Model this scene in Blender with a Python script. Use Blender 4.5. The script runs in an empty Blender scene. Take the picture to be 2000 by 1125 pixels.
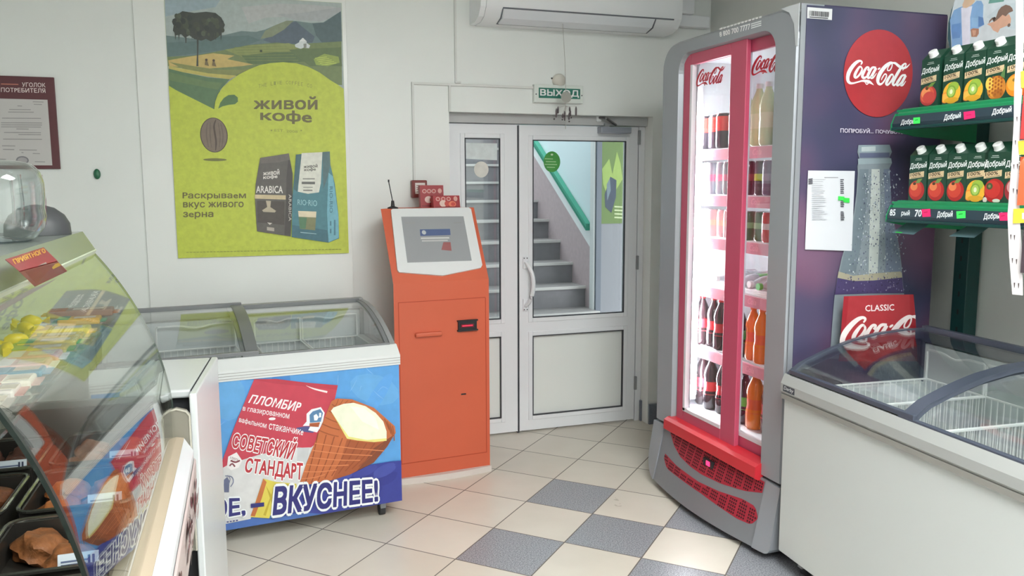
import bpy, bmesh, math, random
from mathutils import Vector, Matrix
random.seed(7)
S = bpy.context.scene
COL = S.collection
# ---------------------------------------------------------------- camera
F_PX, PITCH, ROLL, YAW, CAM_H = 1613.6, .12734, -.00328, .3337, 1.4803
_c, _s = math.cos(PITCH), math.sin(PITCH)
_cy, _sy = math.cos(YAW), math.sin(YAW)
def _w(v): return Vector((v[0]*_cy+v[1]*_sy, -v[0]*_sy+v[1]*_cy, v[2]))
_r0, _u0 = Vector((1, 0, 0)), Vector((0, _s, _c))
CR = _w(math.cos(ROLL)*_r0+math.sin(ROLL)*_u0)
CU = _w(-math.sin(ROLL)*_r0+math.cos(ROLL)*_u0)
CF = _w(Vector((0, _c, -_s)))
CP = Vector((0, 0, CAM_H))
cd = bpy.data.cameras.new('camera'); cam = bpy.data.objects.new('camera', cd); COL.objects.link(cam)
cd.sensor_fit = 'HORIZONTAL'; cd.sensor_width = 36; cd.lens = F_PX*36/2000; cd.clip_start = .02
cam.matrix_world = Matrix(((CR.x, CU.x, -CF.x, CP.x), (CR.y, CU.y, -CF.y, CP.y), (CR.z, CU.z, -CF.z, CP.z), (0, 0, 0, 1)))
S.camera = cam
# ---------------------------------------------------------------- world, exposure
W = bpy.data.worlds.new('daylight'); S.world = W; W.use_nodes = True
W.node_tree.nodes['Background'].inputs[0].default_value = (.95, .98, 1, 1)
W.node_tree.nodes['Background'].inputs[1].default_value = 1.5
S.view_settings.view_transform = 'Standard'; S.view_settings.look = 'None'
S.view_settings.exposure = 1.28; S.view_settings.gamma = 1; S.view_settings.use_curve_mapping = False
LAMP_STRENGTH = 13.0
# ---------------------------------------------------------------- pixel measuring on the photograph's planes
def ray(x, y): return CF+CR*((x-1000)/F_PX)-CU*((y-562.5)/F_PX)
def onz(x, y, z): d = ray(x, y); return CP+d*((z-CP.z)/d.z)
def ony(x, y, Y): d = ray(x, y); return CP+d*(Y/d.y)
def onx(x, y, X): d = ray(x, y); return CP+d*(X/d.x)
# ---------------------------------------------------------------- colours and materials
def s2l(c):
    c /= 255.0
    return c/12.92 if c <= .04045 else ((c+.055)/1.055)**2.4
def rgb(r, g, b, k=1.0): return (min(s2l(r)*k, .92), min(s2l(g)*k, .92), min(s2l(b)*k, .92), 1)
MATS = {}
def mat(name, c, rough=.5, metal=0., var=0., scale=8., bump=0., coat=0., emit=0., k=1.0, stretch=None, spec=.5):
    if name in MATS: return MATS[name]
    m = bpy.data.materials.new(name); m.use_nodes = True; nt = m.node_tree; b = nt.nodes['Principled BSDF']
    c = rgb(*c, k=k)
    b.inputs['Base Color'].default_value = c; b.inputs['Roughness'].default_value = rough; b.inputs['Metallic'].default_value = metal
    b.inputs['Coat Weight'].default_value = coat; b.inputs['Specular IOR Level'].default_value = spec
    if emit:
        b.inputs['Emission Color'].default_value = c; b.inputs['Emission Strength'].default_value = emit
    if var or bump:
        tc = nt.nodes.new('ShaderNodeTexCoord'); mp = nt.nodes.new('ShaderNodeMapping'); n = nt.nodes.new('ShaderNodeTexNoise')
        mp.inputs['Scale'].default_value = stretch or (1, 1, 1)
        n.inputs['Scale'].default_value = scale; n.inputs['Detail'].default_value = 4
        nt.links.new(tc.outputs['Object'], mp.inputs['Vector']); nt.links.new(mp.outputs['Vector'], n.inputs['Vector'])
        if var:
            r = nt.nodes.new('ShaderNodeValToRGB')
            r.color_ramp.elements[0].position = .3; r.color_ramp.elements[1].position = .7
            r.color_ramp.elements[0].color = tuple(x*(1-var) for x in c[:3])+(1,)
            r.color_ramp.elements[1].color = tuple(min(.95, x*(1+var)) for x in c[:3])+(1,)
            nt.links.new(n.outputs['Fac'], r.inputs['Fac']); nt.links.new(r.outputs['Color'], b.inputs['Base Color'])
        if bump:
            bp = nt.nodes.new('ShaderNodeBump'); bp.inputs['Strength'].default_value = bump; bp.inputs['Distance'].default_value = .01
            nt.links.new(n.outputs['Fac'], bp.inputs['Height']); nt.links.new(bp.outputs['Normal'], b.inputs['Normal'])
    MATS[name] = m; return m
def glass(name, tint=(1, 1, 1), base=.06, grow=.9, rough=0.0):
    if name in MATS: return MATS[name]
    m = bpy.data.materials.new(name); m.use_nodes = True; nt = m.node_tree; nt.nodes.remove(nt.nodes['Principled BSDF'])
    out = nt.nodes['Material Output']; t = nt.nodes.new('ShaderNodeBsdfTransparent'); g = nt.nodes.new('ShaderNodeBsdfGlossy')
    t.inputs[0].default_value = (*tint, 1); g.inputs['Roughness'].default_value = rough; g.inputs[0].default_value = (1, 1, 1, 1)
    lw = nt.nodes.new('ShaderNodeLayerWeight'); lw.inputs[0].default_value = .5
    p = nt.nodes.new('ShaderNodeMath'); p.operation = 'POWER'; p.inputs[1].default_value = 4
    ma = nt.nodes.new('ShaderNodeMath'); ma.operation = 'MULTIPLY_ADD'; ma.inputs[1].default_value = grow; ma.inputs[2].default_value = base; ma.use_clamp = True
    mx = nt.nodes.new('ShaderNodeMixShader')
    nt.links.new(lw.outputs['Facing'], p.inputs[0]); nt.links.new(p.outputs[0], ma.inputs[0]); nt.links.new(ma.outputs[0], mx.inputs[0])
    nt.links.new(t.outputs[0], mx.inputs[1]); nt.links.new(g.outputs[0], mx.inputs[2]); nt.links.new(mx.outputs[0], out.inputs[0])
    MATS[name] = m; return m
def emitter(name, c, st):
    m = bpy.data.materials.new(name); m.use_nodes = True; nt = m.node_tree; nt.nodes.remove(nt.nodes['Principled BSDF'])
    e = nt.nodes.new('ShaderNodeEmission'); e.inputs[0].default_value = (*c, 1); e.inputs[1].default_value = st
    nt.links.new(e.outputs[0], nt.nodes['Material Output'].inputs[0]); MATS[name] = m; return m
def printed(name, rough=.45, var=.06, scale=30):
    if name in MATS: return MATS[name]
    m = bpy.data.materials.new(name); m.use_nodes = True; nt = m.node_tree; b = nt.nodes['Principled BSDF']
    a = nt.nodes.new('ShaderNodeAttribute'); a.attribute_name = 'Col'; b.inputs['Roughness'].default_value = rough
    tc = nt.nodes.new('ShaderNodeTexCoord'); n = nt.nodes.new('ShaderNodeTexNoise'); n.inputs['Scale'].default_value = scale; n.inputs['Detail'].default_value = 3
    mr = nt.nodes.new('ShaderNodeMapRange'); mr.inputs[1].default_value = .3; mr.inputs[2].default_value = .7; mr.inputs[3].default_value = 1-var; mr.inputs[4].default_value = 1+var
    mx = nt.nodes.new('ShaderNodeVectorMath'); mx.operation = 'SCALE'
    nt.links.new(tc.outputs['Object'], n.inputs['Vector']); nt.links.new(n.outputs['Fac'], mr.inputs[0])
    nt.links.new(a.outputs['Color'], mx.inputs[0]); nt.links.new(mr.outputs[0], mx.inputs['Scale']); nt.links.new(mx.outputs[0], b.inputs['Base Color'])
    MATS[name] = m; return m
# ---------------------------------------------------------------- mesh builder
class MB:
    def __init__(s): s.v = []; s.f = []; s.m = []; s.sm = []
    def add(s, vs, fs, m, smooth=False):
        o = len(s.v); s.v += [tuple(v) for v in vs]
        for f in fs: s.f.append([i+o for i in f]); s.m.append(m); s.sm.append(smooth)
        return s
    def box(s, x0, x1, y0, y1, z0, z1, m, bev=0., M=None):
        if bev:
            bm = bmesh.new(); bmesh.ops.create_cube(bm, size=1)
            for v in bm.verts: v.co = Vector(((x0+x1)/2+v.co.x*(x1-x0), (y0+y1)/2+v.co.y*(y1-y0), (z0+z1)/2+v.co.z*(z1-z0)))
            bmesh.ops.bevel(bm, geom=list(bm.edges), offset=bev, segments=2, profile=.5, affect='EDGES')
            bm.verts.index_update()
            vs = [v.co.copy() for v in bm.verts]; fs = [[v.index for v in f.verts] for f in bm.faces]; bm.free()
        else:
            vs = [Vector(p) for p in ((x0, y0, z0), (x1, y0, z0), (x1, y1, z0), (x0, y1, z0), (x0, y0, z1), (x1, y0, z1), (x1, y1, z1), (x0, y1, z1))]
            fs = [(3, 2, 1, 0), (4, 5, 6, 7), (0, 1, 5, 4), (1, 2, 6, 5), (2, 3, 7, 6), (3, 0, 4, 7)]
        if M: vs = [M @ v for v in vs]
        return s.add(vs, fs, m)
    def prism(s, pts, ax, a, b, m, smooth=False):
        def P(p, t): return {'x': (t, p[0], p[1]), 'y': (p[0], t, p[1]), 'z': (p[0], p[1], t)}[ax]
        n = len(pts); vs = [P(p, a) for p in pts]+[P(p, b) for p in pts]
        s.add(vs, [list(range(n))[::-1], list(range(n, 2*n))], m)
        s.add(vs, [(i, (i+1) % n, n+(i+1) % n, n+i) for i in range(n)], m, smooth); return s
    def lathe(s, prof, c, m, seg=20, M=None, smooth=True, caps=True):
        vs = []; fs = []; n = len(prof)
        for r, z in prof:
            for k in range(seg):
                t = 2*math.pi*k/seg; vs.append(Vector((r*math.cos(t), r*math.sin(t), z)))
        for i in range(n-1):
            for k in range(seg): fs.append((i*seg+k, i*seg+(k+1) % seg, (i+1)*seg+(k+1) % seg, (i+1)*seg+k))
        if M: vs = [M @ v for v in vs]
        vs = [v+Vector(c) for v in vs]
        s.add(vs, fs, m, smooth)
        if caps: s.add(vs, [list(range(seg))[::-1], list(range((n-1)*seg, n*seg))], m)
        return s
    def tube(s, pts, r, m, seg=6, smooth=True):
        pts = [Vector(p) for p in pts]; n = len(pts); vs = []
        for i, p in enumerate(pts):
            d = (pts[min(i+1, n-1)]-pts[max(i-1, 0)]).normalized()
            a = d.cross(Vector((0, 0, 1)) if abs(d.z) < .9 else Vector((1, 0, 0))).normalized(); b = d.cross(a)
            rr = r[i] if isinstance(r, (list, tuple)) else r
            for k in range(seg):
                t = 2*math.pi*(k+.5)/seg; vs.append(p+a*(rr*math.cos(t))+b*(rr*math.sin(t)))
        fs = [(i*seg+k, i*seg+(k+1) % seg, (i+1)*seg+(k+1) % seg, (i+1)*seg+k) for i in range(n-1) for k in range(seg)]
        s.add(vs, fs, m, smooth); s.add(vs, [list(range(seg))[::-1], list(range((n-1)*seg, n*seg))], m); return s
    def strip(s, prof, ax, a, b, m, t=.005, smooth=True):      # an open profile swept along an axis, with thickness t (profile plane)
        n = len(prof); off = []
        for i, p in enumerate(prof):
            q0, q1 = prof[max(i-1, 0)], prof[min(i+1, n-1)]; dx, dz = q1[0]-q0[0], q1[1]-q0[1]; L = math.hypot(dx, dz)
            off.append((p[0]+dz/L*t, p[1]-dx/L*t))
        def P(p, q): return {'x': (q, p[0], p[1]), 'y': (p[0], q, p[1])}[ax]
        for u in (prof, off): s.add([P(p, a) for p in u]+[P(p, b) for p in u], [(i, i+1, n+i+1, n+i) for i in range(n-1)], m, smooth)
        for q in (a, b): s.add([P(p, q) for p in prof]+[P(p, q) for p in off], [(i, i+1, n+i+1, n+i) for i in range(n-1)], m)
        for i in (0, n-1): s.add([P(prof[i], a), P(prof[i], b), P(off[i], b), P(off[i], a)], [(0, 1, 2, 3)], m)
        return s
    def blob(s, c, rx, ry, rz, m, rough=.12, sub=2, seed=0):
        rnd = random.Random(seed); bm = bmesh.new(); bmesh.ops.create_icosphere(bm, subdivisions=sub, radius=1)
        ph = [rnd.uniform(0, 6) for _ in range(6)]
        vs = []
        for v in bm.verts:
            p = v.co; k = 1+rough*(math.sin(3*p.x+ph[0])*math.sin(4*p.y+ph[1])+.6*math.sin(7*p.z+5*p.x+ph[2]))
            vs.append((c[0]+p.x*rx*k, c[1]+p.y*ry*k, c[2]+max(p.z, -.55)*rz*k))
        fs = [[v.index for v in f.verts] for f in bm.faces]; bm.free(); return s.add(vs, fs, m, True)
def obj(name, mb, parent=None, label=None, cat=None, group=None, kind=None):
    me = bpy.data.meshes.new(name); me.from_pydata(mb.v, [], mb.f)
    ms = []
    for m in mb.m:
        if m not in ms: ms.append(m)
    for m in ms: me.materials.append(m)
    me.polygons.foreach_set('material_index', [ms.index(m) for m in mb.m])
    me.polygons.foreach_set('use_smooth', mb.sm); me.update()
    bm = bmesh.new(); bm.from_mesh(me); bmesh.ops.remove_doubles(bm, verts=bm.verts, dist=1e-6); bmesh.ops.recalc_face_normals(bm, faces=bm.faces)
    for e in bm.edges:
        if len(e.link_faces) != 2 or e.calc_face_angle(0) > .75: e.smooth = False
    bm.to_mesh(me); bm.free()
    o = bpy.data.objects.new(name, me); COL.objects.link(o)
    if parent: o.parent = parent
    tag(o, label, cat, group, kind); return o
def tag(o, label=None, cat=None, group=None, kind=None):
    for k, v in (('label', label), ('category', cat), ('group', group), ('kind', kind)):
        if v: o[k] = v
    return o
def thing(name, label, cat, loc=(0, 0, 0), rz=0., group=None, kind=None):
    o = bpy.data.objects.new(name, None); COL.objects.link(o); o.location = loc; o.rotation_euler = (0, 0, rz); o.empty_display_size = .05
    o['_m'] = 0; del o['_m']
    return tag(o, label, cat, group, kind)
def inv(o):
    while o.parent: o = o.parent
    return (Matrix.Translation(o.location) @ Matrix.Rotation(o.rotation_euler.z, 4, 'Z')).inverted()
# ---------------------------------------------------------------- flat printing: lettering and shapes laid on a real plane
_TX = {}
def _raw(body):
    cu = bpy.data.curves.new('t', 'FONT'); cu.body = body; cu.resolution_u = 2
    o = bpy.data.objects.new('t', cu); me = bpy.data.meshes.new_from_object(o)
    r = ([(v.co.x, v.co.y) for v in me.vertices], [list(p.vertices) for p in me.polygons])
    bpy.data.objects.remove(o); bpy.data.curves.remove(cu); bpy.data.meshes.remove(me); return r
SAME = str.maketrans({'А': 'A', 'Р': 'P', 'е': 'e', 'х': 'x'})
def _boxes(ch):          # letters whose outlines overlap in the font, drawn as strokes
    w, X, B, Cq = .088, .542, .082, .727
    bowl = lambda x0, x1, y1, t: [[(x0+w, 0), (x1-.06, 0), (x1-.02, .03), (x1-.06, B), (x0+w, B)], [(x0+w, y1-B), (x1-.06, y1-B), (x1-.02, y1-.03), (x1-.06, y1), (x0+w, y1)], [(x1-.06, B), (x1-.02, .03), (x1, .08), (x1, y1-.08), (x1-.02, y1-.03), (x1-.06, y1-B), (x1-w, y1-B-.02), (x1-w, B+.02)]]
    R = lambda a, b, c, d: [(a, c), (b, c), (b, d), (a, d)]
    if ch == 'н': return [R(.075, .163, 0, X), R(.421, .509, 0, X), R(.163, .421, .235, .317)], .584
    if ch == 'ь': return [R(.075, .163, 0, X)]+bowl(.075, .48, .33, 0), .52
    if ch == 'ы': return [R(.075, .163, 0, X)]+bowl(.075, .44, .33, 0)+[R(.515, .603, 0, X)], .68
    if ch == 'Ы': return [R(.08, .175, 0, Cq)]+bowl(.087, .55, .44, 0)+[R(.65, .745, 0, Cq)], .83
    if ch == 'Я':
        m = [[(.63-x, y) for x, y in p][::-1] for p in [[(a, b+.31) for a, b in q] for q in bowl(.08, .56, .417, 0)]]
        return [R(.46, .555, 0, Cq)]+m+[[(.05, 0), (.16, 0), (.37, .31), (.27, .31)]], .63
    if ch == 'Ч': return [R(.49, .585, 0, Cq), R(.165, .49, .30, .388), R(.07, .165, .36, Cq), [(.07, .36), (.12, .30), (.165, .30), (.165, .36)]], .66
    if ch == 'ф': return [R(.30, .378, -.16, .05), R(.30, .378, .49, .73)]+[[(x*1.1+.015, y) for x, y in p] for p in ([(.24, .08), (.05, .08), (.05, .08)],) if False]+[[(.10, .06), (.30, .0), (.30, .085), (.15, .13), (.14, .41), (.30, .455), (.30, .54), (.10, .48), (.045, .38), (.045, .16)], [(.378, .0), (.58, .06), (.635, .16), (.635, .38), (.58, .48), (.378, .54), (.378, .455), (.54, .41), (.53, .13), (.378, .085)], R(.30, .378, .05, .49)], .68
    return None
_G = {}
def _glyph(ch):
    if ch not in _G:
        b = _boxes(ch)
        if b:
            vs = [p for q in b[0] for p in q]; fs = []; k = 0
            for q in b[0]: fs.append(list(range(k, k+len(q)))); k += len(q)
            _G[ch] = (vs, fs, b[1])
        else:
            adv = max(v[0] for v in _raw(ch+'I')[0])-max(v[0] for v in _raw('I')[0])
            _G[ch] = (*(_raw(ch) if ch != ' ' else ([], [])), adv)
    return _G[ch]
def text_mesh(body, shear=0.):
    body = body.translate(SAME); k = (body, shear)
    if k not in _TX:
        V, Fs, x = [], [], 0
        for ch in body:
            vs, fs, adv = _glyph(ch); o = len(V); V += [(a+x+shear*b, b) for a, b in vs]; Fs += [[i+o for i in f] for f in fs]; x += adv
        _TX[k] = (V, Fs)
    return _TX[k]
def catmull(pts, n=6):
    out = []; P = [pts[0]]+list(pts)+[pts[-1]]
    for i in range(1, len(P)-2):
        for k in range(n):
            t = k/n; a, b, c, d = P[i-1], P[i], P[i+1], P[i+2]
            out.append(tuple(.5*((2*b[j])+(-a[j]+c[j])*t+(2*a[j]-5*b[j]+4*c[j]-d[j])*t*t+(-a[j]+3*b[j]-3*c[j]+d[j])*t**3) for j in range(len(b))))
    out.append(tuple(pts[-1])); return out
class Art:
    """shapes in plane coordinates (u, v); px() turns a pixel of the photograph into plane coordinates"""
    STEP = .00008
    def __init__(s, O, ux, uv, k=1.2):
        s.O = Vector(O); s.ux = Vector(ux).normalized(); s.uv = Vector(uv).normalized(); s.n = s.ux.cross(s.uv).normalized()
        s.k = k; s.v = []; s.f = []; s.c = []; s.l = 1
    def px(s, x, y):
        d = ray(x, y); t = ((s.O-CP).dot(s.n))/d.dot(s.n); p = CP+d*t-s.O; return (p.dot(s.ux), p.dot(s.uv))
    def P(s, pts, o=(0, 0), sc=1.0): return [s.px(o[0]+x*sc, o[1]+y*sc) for x, y in pts]
    def raw(s, uv, faces, c, st=1.):
        b = len(s.v); h = s.l*s.STEP; s.l += st; c = rgb(*c, k=s.k)
        s.v += [s.O+s.ux*u+s.uv*v+s.n*h for u, v in uv]
        for f in faces: s.f.append([i+b for i in f]); s.c.append(c)
    def poly(s, uv, c): s.raw(uv, [list(range(len(uv)))], c)
    def rect(s, u0, u1, v0, v1, c): s.poly([(u0, v0), (u1, v0), (u1, v1), (u0, v1)], c)
    def ell(s, cu, cv, ru, rv, c, n=28, rot=0.):
        cr, sr = math.cos(rot), math.sin(rot)
        s.poly([(cu+ru*math.cos(t)*cr-rv*math.sin(t)*sr, cv+ru*math.cos(t)*sr+rv*math.sin(t)*cr) for t in [2*math.pi*i/n for i in range(n)]], c)
    def quad(s, q, a, b):      # bilinear, q = TL, TR, BR, BL ; a across, b up
        bl, br, tl, tr = q[3], q[2], q[0], q[1]
        return tuple((bl[i]*(1-a)+br[i]*a)*(1-b)+(tl[i]*(1-a)+tr[i]*a)*b for i in (0, 1))
    def text(s, body, q, c, bold=0., shear=0., outline=None, oc=(240, 235, 235)):
        base, _ = text_mesh(body, shear)
        x0 = min(v[0] for v in base); x1 = max(v[0] for v in base); y0 = min(v[1] for v in base); y1 = max(v[1] for v in base)
        vs, fs = text_mesh(body, shear)
        for off, cc, n in ((outline, oc, 12), (bold, c, 4)):
            if off is None: continue
            sh = [(off*math.cos(2*math.pi*(i+.5)/n), off*math.sin(2*math.pi*(i+.5)/n)) for i in range(n)] if off else [(0, 0)]
            V = [s.quad(q, (x+dx-x0)/(x1-x0), (y+dy-y0)/(y1-y0)) for dx, dy in sh for x, y in vs]; N = len(vs)
            for i in range(len(sh)): s.raw(V[N*i:N*i+N], fs, cc, .25)
    UMAX = None
    def stroke(s, pts, c, n=6):     # pts (u, v, width), smooth ribbon
        p = catmull(pts, n); L = []; Rr = []
        for i, (u, v, w) in enumerate(p):
            a, b = p[max(i-1, 0)], p[min(i+1, len(p)-1)]; dx, dy = b[0]-a[0], b[1]-a[1]; d = math.hypot(dx, dy) or 1
            L.append((u-dy/d*w/2, v+dx/d*w/2)); Rr.append((u+dy/d*w/2, v-dx/d*w/2))
        if s.UMAX is not None:
            if min(q[0] for q in L+Rr) > s.UMAX: return
            L = [(min(u, s.UMAX), v) for u, v in L]; Rr = [(min(u, s.UMAX), v) for u, v in Rr]
        m = len(p); s.raw(L+Rr, [(i, i+1, m+i+1, m+i) for i in range(m-1)], c)
    def build(s, name, parent=None, mat_=None, label=None, **kw):
        M = inv(parent) if parent else Matrix()
        me = bpy.data.meshes.new(name); me.from_pydata([tuple(M @ v) for v in s.v], [], s.f)
        at = me.color_attributes.new('Col', 'FLOAT_COLOR', 'CORNER'); i = 0
        cols = []
        for f, c in zip(s.f, s.c): cols += list(c)*len(f)
        at.data.foreach_set('color', cols)
        me.materials.append(mat_ or printed('printed ink')); me.update()
        o = bpy.data.objects.new(name, me); COL.objects.link(o)
        if parent: o.parent = parent
        return tag(o, label, **kw)
# script logo strokes in a 1875 x 1125 drawing frame: (x, y, width)
SCRIPT = [
 [(490,205,22),(520,150,38),(480,112,38),(400,140,60),(300,240,78),(215,380,88),(182,500,82),(187,600,70),(232,655,50),(310,662,34),(430,630,28),(520,605,34),(600,607,50),(680,622,58),(740,655,40),(805,708,6)],
 [(590,640,10),(635,690,22),(690,640,20)],
 [(505,262,30),(455,265,42),(375,390,62),(345,490,62),(385,522,40),(465,445,42),(520,330,40),(500,262,26)],
 [(655,350,44),(685,285,36),(630,275,42),(560,390,62),(525,490,62),(580,530,46),(680,455,18)],
 [(860,275,30),(765,280,46),(690,400,62),(655,495,62),(690,530,40),(770,440,30),(850,290,24)],
 [(860,285,56),(770,450,62),(735,520,54),(790,520,34),(870,415,12)],
 [(900,325,20),(925,305,34),(960,285,20)],
 [(1160,355,22),(1135,330,26),(1150,270,26),(1200,195,26),(1250,175,28),(1245,250,26),(1205,330,26),(1160,355,20)],
 [(1275,158,24),(1200,160,52),(1080,250,78),(965,400,88),(905,540,86),(905,640,66),(955,688,46),(1020,650,34),(1090,545,34),(1112,460,30),(1070,435,26),(1010,520,28),(985,585,14)],
 [(1250,158,24),(1330,170,48),(1420,240,58),(1510,285,48),(1610,262,36),(1700,175,6)],
 [(1275,448,28),(1220,455,42),(1145,570,62),(1105,665,62),(1140,700,40),(1210,630,42),(1275,520,40),(1272,450,24)],
 [(1510,345,16),(1595,205,26),(1565,178,32),(1500,235,50),(1400,390,66),(1300,570,66),(1268,670,60),(1310,705,38),(1385,610,14)],
 [(1590,458,30),(1500,470,46),(1420,580,62),(1365,675,62),(1400,712,40),(1480,630,30),(1580,480,24)],
 [(1590,462,56),(1500,630,62),(1465,700,54),(1520,700,34),(1590,605,12)]]
def script_logo(a, q, c, fat=1.0):
    for st in SCRIPT:
        P = []
        for x, y, w in st:
            A, B = (x-145)/1555, 1-(y-100)/630
            u, v = a.quad(q, A, B); u2, v2 = a.quad(q, A+w/1555, B)
            P.append((u, v, math.hypot(u2-u, v2-v)*fat))
        a.stroke(P, c, 4)
PRINT = printed('printed ink'); PAINT = printed('printed painting', .45, .07, 45)
FLOOR_AX, FLOOR_AY, FLOOR_OX, FLOOR_OY = .70371, -.71049, 1.5067, 3.7097
LAMPS = [(1.35, 1.0, 'long ceiling light panel nearest the door'), (.35, -.2, 'long ceiling light panel in the middle of the shop'), (1.0, -1.5, 'long ceiling light panel near the shop windows')]
COOL_LIGHT = 45.0
# ---------------------------------------------------------------- common materials
wallm = mat('white wall panel', (237, 240, 237), .42, var=.02, scale=2)
boardm = mat('glossy white board', (242, 244, 241), .25)
upvc = mat('white window plastic', (238, 240, 243), .3)
dark_seal = mat('dark rubber seal', (62, 64, 70), .6)
grey_plastic = mat('grey plastic', (150, 152, 155), .45)
black = mat('black plastic', (34, 34, 37), .45)
steel = mat('brushed steel', (150, 150, 150), .3, 1., var=.08, scale=40)
white_enamel = mat('white enamel', (225, 228, 227), .35)
white_wire = mat('white coated wire', (235, 236, 235), .4)
clear = glass('clear glass', (.97, .985, .98), .05, .75)
# ---------------------------------------------------------------- floor
def floor_mat():
    m = bpy.data.materials.new('diagonal floor tiles'); m.use_nodes = True; nt = m.node_tree; L = nt.links.new; b = nt.nodes['Principled BSDF']
    g = nt.nodes.new('ShaderNodeNewGeometry'); sep = nt.nodes.new('ShaderNodeSeparateXYZ'); L(g.outputs['Position'], sep.inputs[0])
    def M(op, a, b_=None, c_=None):
        n = nt.nodes.new('ShaderNodeMath'); n.operation = op
        for i, q in enumerate((a, b_, c_)):
            if q is None: continue
            if isinstance(q, (int, float)): n.inputs[i].default_value = q
            else: L(q, n.inputs[i])
        return n.outputs[0]
    ax, ay, ox, oy, T = FLOOR_AX, FLOOR_AY, FLOOR_OX, FLOOR_OY, .33
    X = M('SUBTRACT', sep.outputs[0], ox); Y = M('SUBTRACT', sep.outputs[1], oy)
    u = M('DIVIDE', M('ADD', M('MULTIPLY', X, ax), M('MULTIPLY', Y, ay)), T)
    v = M('DIVIDE', M('ADD', M('MULTIPLY', X, ay), M('MULTIPLY', Y, -ax)), T)
    fu, fv = M('FRACT', u), M('FRACT', v); iu, iv = M('FLOOR', u), M('FLOOR', v)
    eu = M('MINIMUM', fu, M('SUBTRACT', 1, fu)); ev = M('MINIMUM', fv, M('SUBTRACT', 1, fv))
    grout = M('LESS_THAN', M('MINIMUM', eu, ev), .0075)
    par = M('FLOORED_MODULO', M('ADD', iu, iv), 2); reg = M('MULTIPLY', M('GREATER_THAN', iu, -.5), M('GREATER_THAN', iv, -.5))
    dark = M('MULTIPLY', M('LESS_THAN', par, .5), reg)
    wn = nt.nodes.new('ShaderNodeTexWhiteNoise'); cb = nt.nodes.new('ShaderNodeCombineXYZ'); L(iu, cb.inputs[0]); L(iv, cb.inputs[1]); L(cb.outputs[0], wn.inputs['Vector'])
    n1 = nt.nodes.new('ShaderNodeTexNoise'); n1.inputs['Scale'].default_value = 190; n1.inputs['Detail'].default_value = 3; L(g.outputs['Position'], n1.inputs['Vector'])
    n2 = nt.nodes.new('ShaderNodeTexNoise'); n2.inputs['Scale'].default_value = 5; n2.inputs['Detail'].default_value = 4; L(g.outputs['Position'], n2.inputs['Vector'])
    def ramp(f, c0, c1, a=.3, b_=.7):
        r = nt.nodes.new('ShaderNodeValToRGB'); r.color_ramp.elements[0].position = a; r.color_ramp.elements[1].position = b_
        r.color_ramp.elements[0].color = c0; r.color_ramp.elements[1].color = c1; L(f, r.inputs[0]); return r.outputs[0]
    def mix(f, a, c):
        n = nt.nodes.new('ShaderNodeMix'); n.data_type = 'RGBA'; L(f, n.inputs[0])
        for q, i in ((a, 6), (c, 7)):
            if isinstance(q, tuple): n.inputs[i].default_value = q
            else: L(q, n.inputs[i])
        return n.outputs[2]
    light = ramp(M('ADD', M('MULTIPLY', n2.outputs[0], .6), M('MULTIPLY', wn.outputs[0], .4)), rgb(212, 204, 190), rgb(226, 219, 206), .25, .75)
    dk = ramp(n1.outputs[0], rgb(112, 114, 120), rgb(174, 176, 182), .38, .62)
    L(mix(grout, mix(dark, light, dk), rgb(110, 103, 96)), b.inputs['Base Color'])
    L(M('ADD', M('MULTIPLY', grout, .4), M('ADD', .24, M('MULTIPLY', n2.outputs[0], .12))), b.inputs['Roughness'])
    return m
fl = MB().box(-2.6, 2.78, -3, 4.6, -.1, 0, floor_mat()); obj('floor', fl, kind='structure')
obj('ceiling', MB().box(-2.7, 2.9, -3.1, 4.7, 2.75, 2.85, mat('white ceiling', (235, 235, 232), .7)), kind='structure')
DL, DR, DT = 1.169, 2.405, 1.859
w = MB(); w.box(-2.6, DL, 4.40, 4.62, 0, 2.75, wallm); w.box(DL, DR, 4.40, 4.62, DT, 2.75, wallm); w.box(DR, 2.78, 4.40, 4.62, 0, 2.75, wallm)
obj('wall_back', w, kind='structure')
obj('wall_right', MB().box(2.78, 2.9, -3, 4.62, 0, 2.75, mat('right painted wall', (218, 220, 216), .5, var=.03, scale=3)), kind='structure')
obj('wall_left', MB().box(-2.7, -2.6, -3, 4.62, 0, 2.75, wallm), kind='structure')
w = MB(); w.box(-2.6, 2.78, -3.1, -3, 0, .9, wallm); w.box(-2.6, 2.78, -3.1, -3, 2.3, 2.75, wallm)
for a, b in ((-2.6, .1), (.8, 1.1), (1.8, 2.78)): w.box(a, b, -3.1, -3, .9, 2.3, wallm)
obj('wall_front', w, kind='structure')
for i, (a, b) in enumerate(((.1, .8), (1.1, 1.8))):
    m = MB()
    for x0, x1, z0, z1 in ((a, b, .9, .95), (a, b, 2.25, 2.3), (a, a+.05, .95, 2.25), (b-.05, b, .95, 2.25), ((a+b)/2-.025, (a+b)/2+.025, .95, 2.25)):
        m.box(x0, x1, -3.09, -3.02, z0, z1, upvc)
    f = obj('window_%d' % (i+1), m, kind='structure')
    obj('window_pane', MB().box(a+.05, b-.05, -3.06, -3.055, .95, 2.25, clear), f)
skirt = mat('blue grey skirting tile', (118, 124, 136), .35, var=.12, scale=120)
m = MB(); m.box(DR+.006, 2.60, 4.385, 4.3995, 0, .125, skirt); obj('baseboard_back', m, kind='structure')
m = MB(); m.box(DR-.012, DR-.001, 4.47, 4.487, 0, .13, skirt); obj('baseboard_door', m, kind='structure')
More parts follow.
